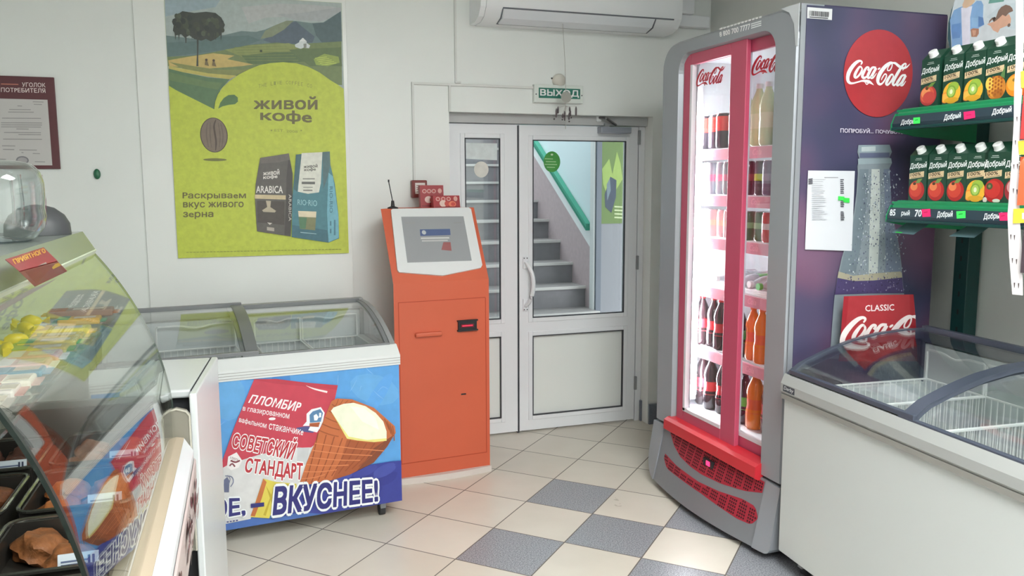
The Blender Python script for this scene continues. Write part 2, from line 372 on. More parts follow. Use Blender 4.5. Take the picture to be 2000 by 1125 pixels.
# white board behind the poster, cable ducts, header strip over the door
obj('trim_1', MB().box(-.365, .63, 4.388, 4.3995, .55, 2.6, boardm, .002), kind='structure')
dm = mat('white cable duct', (222, 223, 219), .4)
m = MB(); a = ony(890, 0, 4.4); m.box(1.203, 1.213, 4.388, 4.3995, 2.02, 2.6, dm); m.box(1.203, 1.235, 4.388, 4.3995, 2.01, 2.02, dm); obj('trim_2', m, kind='structure')
m = MB(); m.box(.965, 1.652, 4.386, 4.3995, 1.995, 2.007, dm); m.box(.965, .976, 4.386, 4.3995, 1.47, 1.995, dm); m.box(1.166, 1.177, 4.386, 4.3995, DT, 1.995, dm); obj('trim_3', m, kind='structure')
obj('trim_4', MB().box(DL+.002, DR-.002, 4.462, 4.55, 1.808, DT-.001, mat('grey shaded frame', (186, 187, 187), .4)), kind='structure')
m = MB(); m.box(2.47, 2.74, 4.345, 4.399, 2.375, 2.44, upvc, .004); m.box(2.5, 2.62, 4.32, 4.399, 2.441, 2.74, upvc, .004); obj('trim_5', m, kind='structure')
# ---------------------------------------------------------------- ceiling lamps
lampm = emitter('lamp diffuser', (.97, 1, .99), LAMP_STRENGTH)
for i, (x, y, lab) in enumerate(LAMPS):
    t = thing('ceiling_lamp', lab, 'lamp', (x, y, 2.75), 0, 'ceiling light panels')
    fr = MB()
    for q in ((-.62, .62, -.32, -.30), (-.62, .62, .30, .32), (-.62, -.60, -.30, .30), (.60, .62, -.30, .30)): fr.box(q[0], q[1], q[2], q[3], -.05, 0, white_enamel)
    obj('lamp_frame', fr, t); obj('diffuser', MB().box(-.60, .60, -.30, .30, -.04, -.03, lampm), t)
# ---------------------------------------------------------------- stairwell beyond the glazed door
WX = 2.69
stone = mat('grey stone step', (128, 126, 130), .6, var=.10, scale=9)
nose = mat('pale nosing', (205, 203, 200), .5)  # paler colour for the thin strip along each step edge
st = thing('staircase', 'grey stone staircase climbing away behind the glazed door', 'staircase', (1.7, 5.18, 0))
R_, G_ = .165, .266
for n in range(1, 15):
    m = MB(); y0 = (n-1)*G_
    m.box(-1.3, WX-1.7, y0, y0+G_+.02 if n < 14 else y0+2.2, (n-1)*R_-.02 if n > 1 else 0, n*R_-.022, stone)
    s_ = obj('step', m, st)
    obj('nosing', MB().box(-1.3, WX-1.7, y0-.012, y0+G_+.0 if n < 14 else y0+2.2, n*R_-.022, n*R_, mat('step tread', (150, 147, 146), .5, var=.1, scale=14)), s_)
    obj('nosing_edge', MB().box(-1.3, WX-1.7, y0-.016, y0+.004, n*R_-.018, n*R_+.002, nose), s_)
tile = mat('pinkish stone wainscot', (192, 174, 176), .35, var=.07, scale=26)
pale = mat('pale blue plaster', (214, 230, 234), .6)
def wq(x, y): p = onx(x, y, WX); return (p.y, p.z)
p1, p2 = wq(1040, 300), wq(1145, 471); sl = (p2[1]-p1[1])/(p2[0]-p1[0])
YE = 5.86
def lz(y, off=0.): return p1[1]+sl*(y-p1[0])+off
g2 = wq(1147, 437); goff = g2[1]-lz(g2[0])
m = MB(); m.prism([(YE, 0), (9.5, 0), (9.5, lz(9.5)), (YE, lz(YE))], 'x', WX, WX+.1, tile); obj('trim_6', m, kind='structure')
m = MB(); m.prism([(YE, lz(YE)), (9.5, lz(9.5)), (9.5, lz(9.5, goff)), (YE, lz(YE, goff))], 'x', WX, WX+.1, mat('white wall band', (238, 240, 240), .4)); obj('trim_7', m, kind='structure')
m = MB(); m.prism([(YE, lz(YE, goff)), (9.5, lz(9.5, goff)), (9.5, 4.6), (YE, 4.6)], 'x', WX, WX+.1, pale); obj('wall_stairs', m, kind='structure')
hr = MB(); gm = mat('sea green handrail', (62, 158, 132), .35)
hr.prism([(YE+.02, lz(YE, goff+.005)), (9.3, lz(9.3, goff+.005)), (9.3, lz(9.3, goff+.058)), (YE+.02, lz(YE, goff+.058))], 'x', WX-.045, WX-.004, gm)
h = obj('handrail', hr, None, 'sea green handrail climbing the pale blue stairwell wall', 'handrail')
obj('groove', MB().prism([(YE+.02, lz(YE, goff+.022)), (9.3, lz(9.3, goff+.022)), (9.3, lz(9.3, goff+.030)), (YE+.02, lz(YE, goff+.030))], 'x', WX-.048, WX-.045, mat('dark green groove', (32, 120, 98), .4)), h)
obj('wall_landing', MB().box(WX, 4.2, 5.80, YE, -.0, 2.62, mat('blue grey plaster', (138, 140, 146), .5)), kind='structure')
obj('trim_8', MB().box(WX-.004, ony(1175, 400, 5.77).x, 5.77, 5.7995, 0, 2.6, mat('slate blue pilaster', (104, 112, 124), .4)), kind='structure')
obj('trim_9', MB().box(WX-.018, WX-.005, 5.79, YE, .01, 2.6, white_enamel), kind='structure')
obj('wall_stairs_left', MB().box(.3, .395, 4.63, 9.5, 0, 4.6, pale), kind='structure')
obj('wall_stairs_end', MB().box(.4, WX, 10.6, 10.7, 2.3, 3.3, pale), kind='structure')
obj('floor_landing', MB().box(.4, 4.2, 4.601, 5.179, -.1, 0, stone), kind='structure')
obj('wall_vestibule', MB().box(4.2, 4.3, 4.63, YE, 0, 2.6, pale), kind='structure')
obj('ceiling_vestibule', MB().box(.4, 4.2, 4.621, 5.75, 2.62, 2.7, wallm), kind='structure')
# green advertising sheet on the landing wall
t = thing('stairwell_poster', 'green advertising sheet with dark packs on the landing wall, seen through the door glass', 'poster', (2.9, 5.795, 1.5))
pa = ony(1176, 270, 5.79); pb = ony(1224, 436, 5.79)
obj('sheet', MB().box(pa.x-2.9, pb.x-2.9+.25, -.001, .003, pb.z-1.5, pa.z-1.5, mat('green paper', (98, 124, 62), .4)), t)
A = Art((2.9, 5.793, 1.5), (1, 0, 0), (0, 0, 1), .8)
A.poly(A.P([(1176, 330), (1190, 310), (1196, 340), (1205, 296), (1212, 320), (1216, 350), (1190, 392), (1178, 360)]), (164, 192, 98))
A.poly(A.P([(1181, 380), (1192, 345), (1204, 352), (1203, 385), (1194, 416), (1182, 404)]), (62, 76, 96))
A.poly(A.P([(1185, 360), (1191, 348), (1193, 372), (1186, 392)]), (120, 140, 150))
for k in range(4): A.poly(A.P([(1200, 402+7*k), (1218, 403+7*k), (1218, 406+7*k), (1200, 405+7*k)]), (206, 220, 170))
A.build('artwork', t)
# ---------------------------------------------------------------- glazed double door
DY = 4.49
def dq(x, y): p = ony(x, y, DY); return p.x, p.z
def leaf(nm, lab, x0, x1, z0, z1, gl, pn):
    t = thing(nm, lab, 'door', (x0, DY, 0), kind='structure')
    L = lambda a: a-x0
    f = MB(); d = .055
    for a, b, c, e in ((x0, gl[0], z0, z1), (gl[1], x1, z0, z1), (gl[0], gl[1], gl[3], z1), (gl[0], gl[1], pn[3], gl[2]), (gl[0], gl[1], z0, pn[2])):
        f.box(L(a), L(b), 0, d, c, e, upvc)
    obj('leaf_frame', f, t)
    bd = MB(); sl_ = MB()
    for g in (gl, pn):
        for a, b, c, e in ((g[0]-.014, g[0]+.012, g[2]-.014, g[3]+.014), (g[1]-.012, g[1]+.014, g[2]-.014, g[3]+.014), (g[0]+.0125, g[1]-.0125, g[2]-.014, g[2]+.012), (g[0]+.0125, g[1]-.0125, g[3]-.012, g[3]+.014)):
            bd.box(L(a), L(b), -.006, .02, c, e, upvc, .003)
        i = .012; q = .005
        for a, b, c, e in ((g[0]+i, g[0]+i+q, g[2]+i, g[3]-i), (g[1]-i-q, g[1]-i, g[2]+i, g[3]-i), (g[0]+i+q, g[1]-i-q, g[2]+i, g[2]+i+q), (g[0]+i+q, g[1]-i-q, g[3]-i-q, g[3]-i)):
            sl_.box(L(a), L(b), -.0072, .01, c, e, dark_seal)
    obj('glazing_bead', bd, t); obj('seal', sl_, t)
    obj('glass_pane', MB().box(L(gl[0])+.01, L(gl[1])-.01, .026, .032, gl[2]+.01, gl[3]-.01, clear), t)
    obj('lower_panel', MB().box(L(pn[0])+.01, L(pn[1])-.01, .012, .04, pn[2]+.01, pn[3]-.01, mat('white door panel', (236, 239, 235), .35)), t)
    return t
g0, gt = dq(903, 265); g1, gb = dq(982, 627); pz1 = dq(982, 653)[1]; pz0 = dq(982, 820)[1]
left = leaf('door_1', 'narrow white left door leaf behind the orange terminal', DL+.006, 1.590, .012, 1.803, (g0, g1, gb, gt), (g0, g1, pz0, pz1))
h0, ht = dq(1036, 269); h1, hb = dq(1221, 613.5); qz1 = dq(1217, 640)[1]; qz0 = dq(1217, 797)[1]
right = leaf('door_2', 'wide white right door leaf with bow handle and closer', 1.602, 2.358, .012, 1.803, (h0, h1, hb, ht), (h0, h1, qz0, qz1))
RX = 1.602
m = MB(); m.box(2.364, DR-.002, .0+DY, DY+.06, 0, 1.806, upvc); m.box(2.345, 2.363, DY+.03, DY+.06, .02, 1.8, upvc); obj('trim_10', m, kind='structure')
obj('trim_11', MB().box(1.5905, 1.6015, DY+.004, DY+.05, .0, 1.80, dark_seal), kind='structure')
# handle
p0 = dq(1025, 508); p1_ = dq(1028, 600); hx = p0[0]-RX
m = MB(); m.box(hx-.014, hx+.016, -.012, 0, p1_[1]-.02, p1_[1]+.05, upvc, .003); m.box(hx-.014, hx+.016, -.012, 0, p0[1]-.05, p0[1]+.02, upvc, .003)
zc, hh = (p0[1]+p1_[1])/2, (p0[1]-p1_[1])/2
m.tube([(hx+.002+.03*(1-(t/6)**2), -.012-.045*(1-(t/6)**4), zc+hh*.92*t/6) for t in range(-6, 7)], .0125, upvc, 8)
hd = obj('handle', m, right)
m = MB()
for dx, zz in ((-.008, p1_[1]-.012), (.01, p1_[1]-.012), (-.008, p0[1]+.012), (.01, p0[1]+.012)): m.lathe([(.0035, 0), (.0035, .002)], (hx+dx, -.0115, zz), dark_seal, 8, Matrix.Rotation(math.pi/2, 4, 'X'))
obj('screw', m, hd)
# closer
cx0, cz1 = dq(1166, 248); cx1, cz0 = dq(1225, 262)
m = MB().box(cx0-RX, cx1-RX, -.06, 0, cz0, cz1, mat('grey closer casing', (150, 155, 165), .35), .006); cl = obj('door_closer', m, right)
m = MB(); m.box(cx0-RX+.03, cx0-RX+.06, -.045, -.015, cz1, cz1+.02, grey_plastic); m.tube([(cx1-RX-.09, -.03, cz1+.012), (cx0-RX+.02, -.08, cz1+.045), ], .008, steel); m.tube([(cx0-RX+.02, -.08, cz1+.045), (cx0-RX-.005, -.02, cz1+.052)], .008, steel); m.box(cx0-RX-.02, cx0-RX+.012, -.035, -.0, cz1+.028, cz1+.07, white_enamel, .003)
obj('closer_arm', m, cl)
for zz in (1.70, .95, .2): obj('hinge', MB().box(.752, .768, -.014, -.0005, zz, zz+.085, grey_plastic, .003), right)
# stickers on the glass
A = Art((RX, DY+.0255, 1), (1, 0, 0), (0, 0, 1), 1.15)
c = A.px(1078, 316); A.ell(c[0], c[1], .052, .06, (72, 150, 70), 40)
c2 = A.px(1078, 302); A.ell(c2[0], c2[1], .008, .006, (200, 225, 190), 12)
for k, (x0, x1) in enumerate(((1064, 1080), (1066, 1086), (1064, 1088), (1068, 1084))): A.poly(A.P([(x0, 309+5.5*k), (x1, 309.5+5.5*k), (x1, 311.5+5.5*k), (x0, 311+5.5*k)]), (150, 195, 140))
A.build('round_sticker', right, label='round green opening hours sticker')
A = Art((DL, DY+.0255, 1), (1, 0, 0), (0, 0, 1), 1.1)
A.poly(A.P([(906, 279), (971, 280), (971, 313), (906, 310)]), (212, 220, 220)); c = A.px(940, 331); A.ell(c[0], c[1], .043, .045, (216, 214, 206), 30)
A.build('paper_sticker', left, label='back of white stickers')
# ---------------------------------------------------------------- payment terminal
KZ = math.radians(4.56)
t = thing('payment_terminal', 'tall orange payment terminal with tilted screen beside the door', 'payment terminal', (.9945, 3.9145, 0), KZ)
orange = mat('orange painted steel', (206, 98, 68), .38, var=.03, scale=3, k=1.02)
KW = .2466
KB = .11; V = [(s_*w_, y, z) for s_ in (-1, 1) for w_, y, z in ((KW, 0, .03), (KW, 0, .998), (KW, .20, 1.351), (KB, .40, 1.351), (KB, .40, .03))]
m = MB().add(V, [(0, 5, 6, 1), (1, 6, 7, 2), (2, 7, 8, 3), (3, 8, 9, 4), (4, 9, 5, 0), (0, 1, 3, 4), (1, 2, 3), (9, 8, 6, 5), (8, 7, 6)], orange); body = obj('body', m, t)
m = MB()
pl = [(-KW-.004, -.012)]+[(-KW-.004+(2*KW+.008)*i/8, -.012-.022*math.sin(math.pi*i/8)) for i in range(1, 8)]+[(KW+.004, -.012), (KB+.01, .40), (-KB-.01, .40)]
m.prism(pl, 'z', 0, .03, mat('cream base plinth', (214, 205, 198), .5)); obj('base', m, t)
kux = Vector((math.cos(KZ), math.sin(KZ), 0)); kback = Vector((-math.sin(KZ), math.cos(KZ), 0))
kup = (kback*.20+Vector((0, 0, .353))).normalized()
kO = Vector((.9945, 3.9145, 0))+Vector((0, 0, .998))
def slab(name, O, ux, uv, uvpts, h0, h1, m, parent, label=None):
    ux = Vector(ux).normalized(); uv = Vector(uv).normalized(); n = ux.cross(uv); M = inv(parent) if parent else Matrix()
    k = len(uvpts); vs = [M @ (Vector(O)+ux*a+uv*b+n*h) for h in (h0, h1) for a, b in uvpts]
    b = MB().add(vs, [list(range(k))[::-1], list(range(k, 2*k))]+[(i, (i+1) % k, k+(i+1) % k, k+i) for i in range(k)], m)
    return obj(name, b, parent, label)
KA = Art(kO, kux, kup, 1.0)
bez = KA.P([(763, 412), (766, 409.7), (914, 406.8), (919, 410), (941, 519), (938, 524.5), (864, 539.5), (779, 533), (775.5, 529)])
bz = slab('screen_bezel', kO, kux, kup, bez, -.001, .010, mat('white bezel', (222, 224, 224), .3), t)
scr = KA.P([(782.7, 425.3), (904, 424.5), (920, 510.7), (794.7, 514.7)])
slab('screen', kO, kux, kup, scr, .009, .0115, mat('screen glass', (142, 144, 146), .12, emit=.08), t)
A = Art(kO+kux.cross(kup)*.0116, kux, kup, .8)
for q, c in (([(820, 448), (879, 447), (880, 459), (821, 461)], (100, 116, 158)), ([(822, 464), (877, 463), (878, 466), (822, 467)], (222, 222, 220)), ([(824, 469), (874, 468), (875, 471), (824, 472)], (205, 205, 205)), ([(866, 473), (880, 473), (882, 490), (862, 488)], (172, 110, 110)), ([(791, 434), (811, 434), (811, 437), (791, 437)], (165, 165, 165)), ([(886, 434), (901, 433.5), (902, 436), (886, 436.5)], (160, 160, 160))): A.poly(A.P(q), c)
c = A.px(828, 454); A.ell(c[0], c[1], .011, .012, (205, 210, 215), 16)
A.build('screen_picture', t, mat_=printed('screen picture', .15, .02))
# door panel outline, card slot, bill acceptor, keyhole (front face)
KF = Art((.9945, 3.9145, 0), kux, (0, 0, 1))
def kf(x, y): return KF.px(x, y)
m = MB(); dl = mat('dark orange seam', (176, 62, 32), .5)
a0 = kf(786, 594); a1 = kf(944, 591)
x0, x1, z1, z0 = -KW+.022, KW-.02, .905, .10
for q in ((x0, x1, z1, z1+.003), (x0, x1, z0, z0+.003), (x0, x0+.003, z0, z1), (x1, x1+.003, z0, z1)): m.box(q[0], q[1], -.0012, .002, q[2], q[3], dl)
obj('door_seam', m, t)
s0 = kf(810, 656); s1 = kf(862, 647)
obj('slot_lip', MB().box(s0[0], s1[0], -.02, .001, s0[1]-.006, s0[1]+.014, orange, .005), t)
b0 = kf(894, 646); b1 = kf(930, 624)
ba = obj('bill_acceptor', MB().box(b0[0], b1[0], -.012, .001, b0[1], b1[1], black, .003), t)
m = MB(); m.box(b0[0]-.004, b1[0]+.004, -.016, 0, b0[1]-.003, b0[1]+.004, black); m.box(b0[0]-.004, b1[0]+.004, -.016, 0, b1[1]-.004, b1[1]+.003, black); m.box(b0[0]+.012, b1[0]-.02, -.018, -.012, b0[1]+.017, b1[1]-.017, mat('dark red mouth', (120, 30, 42), .3)); m.box(b0[0]+.018, b1[0]-.026, -.0195, -.018, b0[1]+.028, b1[1]-.027, mat('red light bar', (225, 50, 80), .3, emit=.35))
obj('note_mouth', m, ba)
kh = kf(905, 769.5); m = MB(); m.box(kh[0]-.012, kh[0]+.014, -.002, .001, kh[1]-.004, kh[1]+.003, black); obj('keyhole', m, t)
# antenna + red boxes on top
t2 = thing('antenna', 'small black whip antenna standing on the orange terminal', 'antenna', (.80, 4.13, 1.351))
m = MB(); m.lathe([(.028, 0), (.026, .006), (.010, .012), (.007, .04)], (0, 0, 0), black, 14); obj('base', m, t2)
m = MB(); m.tube([(0, 0, .035), (-.008, 0, .08), (-.018, 0, .135)], .0025, black, 6); m.lathe([(.004, 0), (.004, .012)], (-.018, 0, .132), black, 8); obj('whip', m, t2)
redbox = mat('red carton', (158, 42, 48), .4)
def red_pack(lab, x, y, z, w, d, h, rz, lean):
    t = thing('sweets_box', lab, 'box', (x, y, z), rz, 'red boxes on the terminal')
    m = MB(); m.prism([(0, 0), (lean, h), (lean+d, h), (d, 0)], 'x', -w/2, w/2, redbox); obj('carton', m, t)
    R3 = Matrix.Rotation(rz, 3, 'Z'); A = Art((x, y, z), R3 @ Vector((1, 0, 0)), R3 @ Vector((0, lean, h)), 1.0)
    for k in range(3): A.ell(-w*.32+k*w*.2, h*.74, .012, .011, (216, 168, 160), 14); A.ell(-w*.32+k*w*.2, h*.74, .008, .007, (178, 70, 66), 10)
    A.ell(-.02, h*.36, .02, .018, (226, 196, 186), 16); A.ell(.0, h*.34, .013, .014, (190, 70, 60), 12); A.ell(.03, h*.3, .02, .016, (224, 120, 90), 16); A.ell(.034, h*.3, .012, .01, (200, 70, 60), 14); A.ell(w*.34, h*.75, .011, .013, (214, 160, 150), 14)
    A.rect(-w*.45, w*.45, h*.05, h*.10, (120, 26, 34))
    A.build('printed_front', t)
red_pack('taller red printed box at the back of the orange terminal top', 1.025, 4.215, 1.351, .125, .035, .115, KZ-.05, .012)
red_pack('shorter red printed box in front on the orange terminal top', 1.085, 4.145, 1.351, .145, .035, .062, KZ+.02, .012)
# ---------------------------------------------------------------- wall things
a = ony(802, 352, 4.39); b = ony(832, 386, 4.39)
t = thing('fire_alarm_call_point', 'small brownish red alarm call point on the wall above the terminal', 'alarm button', (a.x, 4.40, b.z))
obj('housing', MB().box(0, b.x-a.x, -.045, -.001, 0, a.z-b.z, mat('brownish red plastic', (132, 62, 58), .4), .006), t)
A = Art((a.x, 4.3545, b.z), (1, 0, 0), (0, 0, 1), 1.1); w_, h_ = b.x-a.x, a.z-b.z
A.rect(w_*.2, w_*.85, h_*.22, h_*.85, (222, 216, 210))
for k in range(4): A.rect(w_*.28, w_*.76, h_*(.32+.12*k), h_*(.36+.12*k), (150, 110, 108))
A.ell(w_*.52, h_*.5, .014, .014, (176, 120, 116), 14); A.build('label_plate', t)
# exit sign
e0 = ony(1041, 165, 4.39); e1 = ony(1136, 203, 4.39)
t = thing('exit_sign', 'white framed green exit sign with white lettering above the door', 'exit sign', (e0.x, 4.40, e1.z)); ew, eh = e1.x-e0.x, e0.z-e1.z
obj('case', MB().box(0, ew, -.03, -.001, 0, eh, mat('white sign case', (226, 232, 226), .4), .003), t)
A = Art((e0.x, 4.3695, e1.z), (1, 0, 0), (0, 0, 1), 1.0); m_ = .026
A.rect(m_, ew-.018, .024, eh-.018, (46, 122, 104)); A.text('ВЫХОД', [(m_+.01, eh-.026), (ew-.027, eh-.026), (ew-.027, .031), (m_+.01, .031)], (250, 252, 252), .03)
A.build('sign_face', t)
for x in (.011, ew-.008): obj('screw', MB().lathe([(.004, 0), (.003, .003)], (x, -.0295, eh*.45), dark_seal, 8, Matrix.Rotation(math.pi/2, 4, 'X')), t)
# sounder dome
c = ony(1093, 157, 4.38)
t = thing('alarm_sounder', 'small white domed sounder on the wall just above the exit sign', 'sounder', (c.x, 4.40, c.z))
obj('dome', MB().lathe([(.038, 0.001), (.037, .02), (.030, .032), (.016, .042), (.003, .045)], (0, 0, 0), mat('aged white plastic', (222, 218, 208), .4), 22, Matrix.Rotation(math.pi/2, 4, 'X')), t)
obj('led', MB().lathe([(.005, 0), (.004, .006)], (-.04, -.001, .012), dark_seal, 8, Matrix.Rotation(math.pi/2, 4, 'X')), t)
# wind chime hanging from the air conditioner
wy = 4.25; c = ony(1105, 190, wy)
t = thing('wind_chime', 'wind chime with frosted disc and dark beads hanging before the exit sign', 'wind chime', (c.x, wy, c.z))
thr = mat('thin pale thread', (180, 178, 172), .6)
top = ony(1099, 50, wy); obj('thread', MB().tube([(top.x-c.x, 0, 2.326-c.z), (-.006, 0, .2), (0, 0, .03), (.0, 0, -.17)], .0016, thr, 5), t)
obj('disc', MB().lathe([(.030, 0), (.030, .004)], (0, -.004, 0), mat('frosted disc', (168, 168, 160), .3), 24, Matrix.Rotation(math.pi/2, 4, 'X')), t)
bead = mat('dark beads', (92, 82, 86), .35); rnd = random.Random(3)
for k in range(9):
    a_ = k*.7; r = .018+.016*(k % 3); z1 = -.05-.012*(k % 4); ln = .026+.012*(k % 3)
    m = MB(); x, y = r*math.cos(a_)*1.3, r*math.sin(a_)*.8
    m.tube([(0, 0, -.045), (x, y, z1)], .0009, thr, 4); m.lathe([(.0015, -ln), (.0055, -ln+.006), (.0055, -.012), (.002, 0)], (x, y, z1), bead, 8)
    if k % 2: m.lathe([(.001, 0), (.006, .005), (.001, .010)], (x*1.2, y, z1-ln-.012), bead, 8)
    obj('pendant', m, t)
# green dot
c = ony(190, 340, 4.40); t = obj('wall_button', MB().lathe([(.0185, 0.001), (.019, .010), (.014, .017), (.004, .019)], (0, 0, 0), mat('dark green plastic', (34, 104, 72), .4), 20, Matrix.Rotation(math.pi/2, 4, 'X') @ Matrix.Scale(.80, 4, (1, 0, 0)) @ Matrix.Scale(1.3, 4, (0, 1, 0))))
t.location = (c.x, 4.40, c.z); tag(t, 'small dark green oval knob on the bare wall between framed board and poster', 'knob')
# consumer notice board
f0 = ony(0, 148, 4.385); f1 = ony(108, 152, 4.385); f2 = ony(116, 330, 4.385); X0, X1, Z0, Z1 = -1.09, f2.x+.004, f2.z, f1.z+.002
t = thing('notice_board', 'dark maroon consumer notice board with a framed certificate on the far left wall', 'notice board', (X0, 4.40, Z0))
maroon = mat('maroon board', (98, 50, 56), .4)
obj('board', MB().box(0, X1-X0, -.014, -.001, 0, Z1-Z0, maroon, .002), t)
A = Art((X0, 4.385, Z0), (1, 0, 0), (0, 0, 1), 1.25)
A.text('УГОЛОК', A.P([(43, 161), (88, 162), (89, 170.5), (43, 169.5)]), (212, 200, 196), .012)
A.text('ПОТРЕБИТЕЛЯ', A.P([(2, 171), (88, 173), (89, 181.5), (2, 179.5)]), (212, 200, 196), .012)
A.poly(A.P([(2, 163), (36, 164), (36, 166), (2, 165)]), (176, 108, 92)); A.build('lettering', t)
P0 = ony(95, 195, 4.384); P1 = ony(104, 323, 4.384)
pp = obj('certificate', MB().box(.03, P1.x-.004-X0, -.017, -.0145, P1.z-Z0, P0.z-Z0, mat('white paper', (205, 202, 200), .5)), t)
A = Art((X0, 4.3825, Z0), (1, 0, 0), (0, 0, 1), 1.1); rnd = random.Random(5)
for y, x0, x1 in ((198, 64, 85), (203, 66, 82), (206, 34, 43), (213, 18, 60), (218, 16, 66), (230, 4, 80), (239, 2, 82), (243, 2, 82), (247, 2, 80), (251, 32, 56), (258, 8, 80), (262, 36, 80), (271, 6, 82), (284, 4, 30), (291, 6, 28), (292, 38, 72), (297, 42, 46), (299, 64, 78), (310, 0, 12), (315, 68, 88)):
    A.poly(A.P([(x0, y), (x1, y+.5), (x1, y+2), (x0, y+1.5)]), (150, 148, 148))
c = A.px(44, 313); A.ell(c[0], c[1], .026, .019, (132, 130, 134), 18); A.ell(c[0], c[1], .02, .013, (172, 168, 170), 18); A.build('print', pp)
# ---------------------------------------------------------------- air conditioner
t = thing('air_conditioner', 'white split air conditioner on the wall above the door', 'air conditioner', (1.29, 4.40, 2.315))
acm = mat('air conditioner white', (242, 244, 247), .35)
AL = 1.175
pr_ = [(-.001, 0), (-.10, .0), (-.165, .018), (-.205, .062), (-.215, .11), (-.21, .25), (-.19, .29), (-.001, .29)]
obj('casing', MB().prism(pr_, 'x', .03, AL-.03, acm, True), t)
for a, b in ((0, .029), (AL-.029, AL)): obj('end_cap', MB().prism([(y*.98, z*.99+.002) for y, z in pr_], 'x', a, b, acm), t)
m = MB(); fl_ = [(-.100, -.003), (-.168, .016), (-.200, .056), (-.197, .058), (-.165, .020), (-.099, .001)]
m.prism(fl_, 'x', .13, AL-.17, mat('air flap', (232, 235, 240), .3)); obj('air_flap', m, t)
gap = mat('shadow gap', (112, 116, 124), .6)
m = MB(); m.prism([(-.204, .057), (-.2075, .063), (-.2045, .066), (-.2, .06)], 'x', .12, AL-.05, gap); m.prism([(-.097, -.0035), (-.101, -.0035), (-.101, .002), (-.097, .002)], 'x', .12, AL-.16, gap)
for x in (.118, AL-.166): m.prism([(-.098, -.003), (-.17, .014), (-.203, .056), (-.2, .06), (-.165, .02), (-.098, .002)], 'x', x, x+.006, gap)
obj('flap_gap', m, t)
# ---------------------------------------------------------------- coffee poster
px0, px1, pz0_, pz1_ = -.2255, .610, 1.113, 2.385
t = thing('coffee_poster', 'large lime green coffee poster with painted hills taped to the white wall', 'poster', (px0, 4.388, pz0_))
obj('sheet', MB().box(0, px1-px0, -.003, -.0005, 0, pz1_-pz0_, mat('poster paper', (190, 198, 80), .4)), t)
O = (px0, 4.3849, pz0_); H_, Wd = pz1_-pz0_, px1-px0
A = Art(O, (1, 0, 0), (0, 0, 1), 1.32)
c6 = lambda pts: A.P(pts, (310, 0), .231)
c7 = lambda pts: A.P(pts, (310, 240), .2489)
def clampw(uv): return [(min(max(u, .0005), Wd-.0005), min(max(v, .0005), H_-.0005)) for u, v in uv]
A.rect(.0005, Wd-.0005, H_*.62, H_-.0005, (160, 170, 168))
for pts, c in ((( (55,0),(520,0),(480,60),(300,90),(55,140) ), (146, 162, 170)), (((700,60),(1000,30),(1300,40),(1500,60),(1300,130),(900,150),(760,200)), (170, 172, 172)), (((1000,120),(1200,110),(1540,60),(1540,120),(1380,180),(1150,170)), (160, 164, 166)),
    (((55,300),(320,330),(560,295),(700,262),(820,270),(900,250),(980,215),(1080,175),(1160,178),(1290,195),(1390,190),(1540,95),(1545,420),(55,480)), (104, 122, 122)),
    (((880,340),(1000,260),(1100,200),(1160,180),(1230,240),(1320,310),(1300,360),(1000,380)), (88, 100, 112)), (((1300,200),(1400,190),(1540,95),(1548,350),(1380,360),(1330,300)), (84, 100, 104)),
    (((900,260),(980,215),(1080,175),(1140,176),(1060,250),(960,310),(860,330)), (126, 134, 112)), (((55,360),(300,350),(540,310),(760,300),(860,340),(700,400),(420,440),(60,480)), (92, 112, 112)),
    (((60,480),(300,470),(520,430),(760,380),(1000,360),(1150,375),(1545,350),(1550,720),(1300,700),(700,650),(80,560)), (112, 126, 86)),
    (((560,420),(800,380),(1100,365),(1200,400),(1000,470),(700,480)), (134, 142, 90)), (((700,470),(1000,440),(1300,430),(1240,520),(1000,540),(760,540)), (92, 110, 76)), (((1100,420),(1540,400),(1550,560),(1280,560)), (96, 112, 76)),
    (((80,510),(250,480),(460,450),(640,470),(580,500),(800,545),(700,560),(420,580),(90,560)), (186, 164, 104)), (((90,525),(300,560),(500,590),(720,590),(840,560),(640,640),(380,620),(200,580)), (128, 132, 84)),
    (((85,555),(200,580),(420,620),(660,640),(600,670),(420,650),(200,610),(85,580)), (178, 168, 96)),
    (((85,580),(200,610),(420,655),(600,670),(520,760),(470,925),(300,850),(88,735)), (88, 114, 84)), (((90,610),(250,650),(420,690),(540,700),(500,760),(300,720),(90,680)), (100, 122, 84)),
    (((1310,500),(1400,455),(1520,480),(1530,530),(1430,560),(1330,550)), (140, 156, 80))):
    A.poly(clampw(c6(pts)), c)
for k in range(5): A.poly(c6([(1320+14*k, 490+14*k), (1420+20*k, 478+13*k), (1424+20*k, 484+13*k), (1322+14*k, 497+14*k)]), (176, 190, 96))
for k in range(6): A.poly(clampw(c6([(640+10*k, 400+22*k), (1080+20*k, 388+24*k), (1082+20*k, 392+24*k), (640+10*k, 405+22*k)])), (120, 132, 82))
rnd = random.Random(11); tr = (66, 70, 66)
A.poly(c6([(322,330),(338,330),(334,480),(336,560),(318,560),(324,450)]), tr); A.poly(c6([(222,280),(236,280),(234,365),(226,365)]), tr)
A.poly(c6([(120,260),(130,190),(150,130),(200,95),(300,110),(400,100),(480,110),(530,150),(560,210),(545,250),(520,300),(480,330),(440,350),(400,330),(360,345),(300,330),(260,300),(220,320),(190,290),(150,300)]), tr)
for k in range(44):
    x, y = rnd.uniform(135, 545), rnd.uniform(110, 300); c = A.px(310+x*.231, y*.231); s_ = rnd.uniform(.006, .016)
    A.ell(c[0], c[1], s_, s_*1.2, rnd.choice(((76, 82, 70), (60, 64, 62), (84, 90, 78), (70, 74, 66))), 8)
for x in (130, 160, 215, 270, 470, 515): A.poly(c6([(x, 250), (x+22, 250), (x+12, rnd.uniform(315, 350))]), tr)
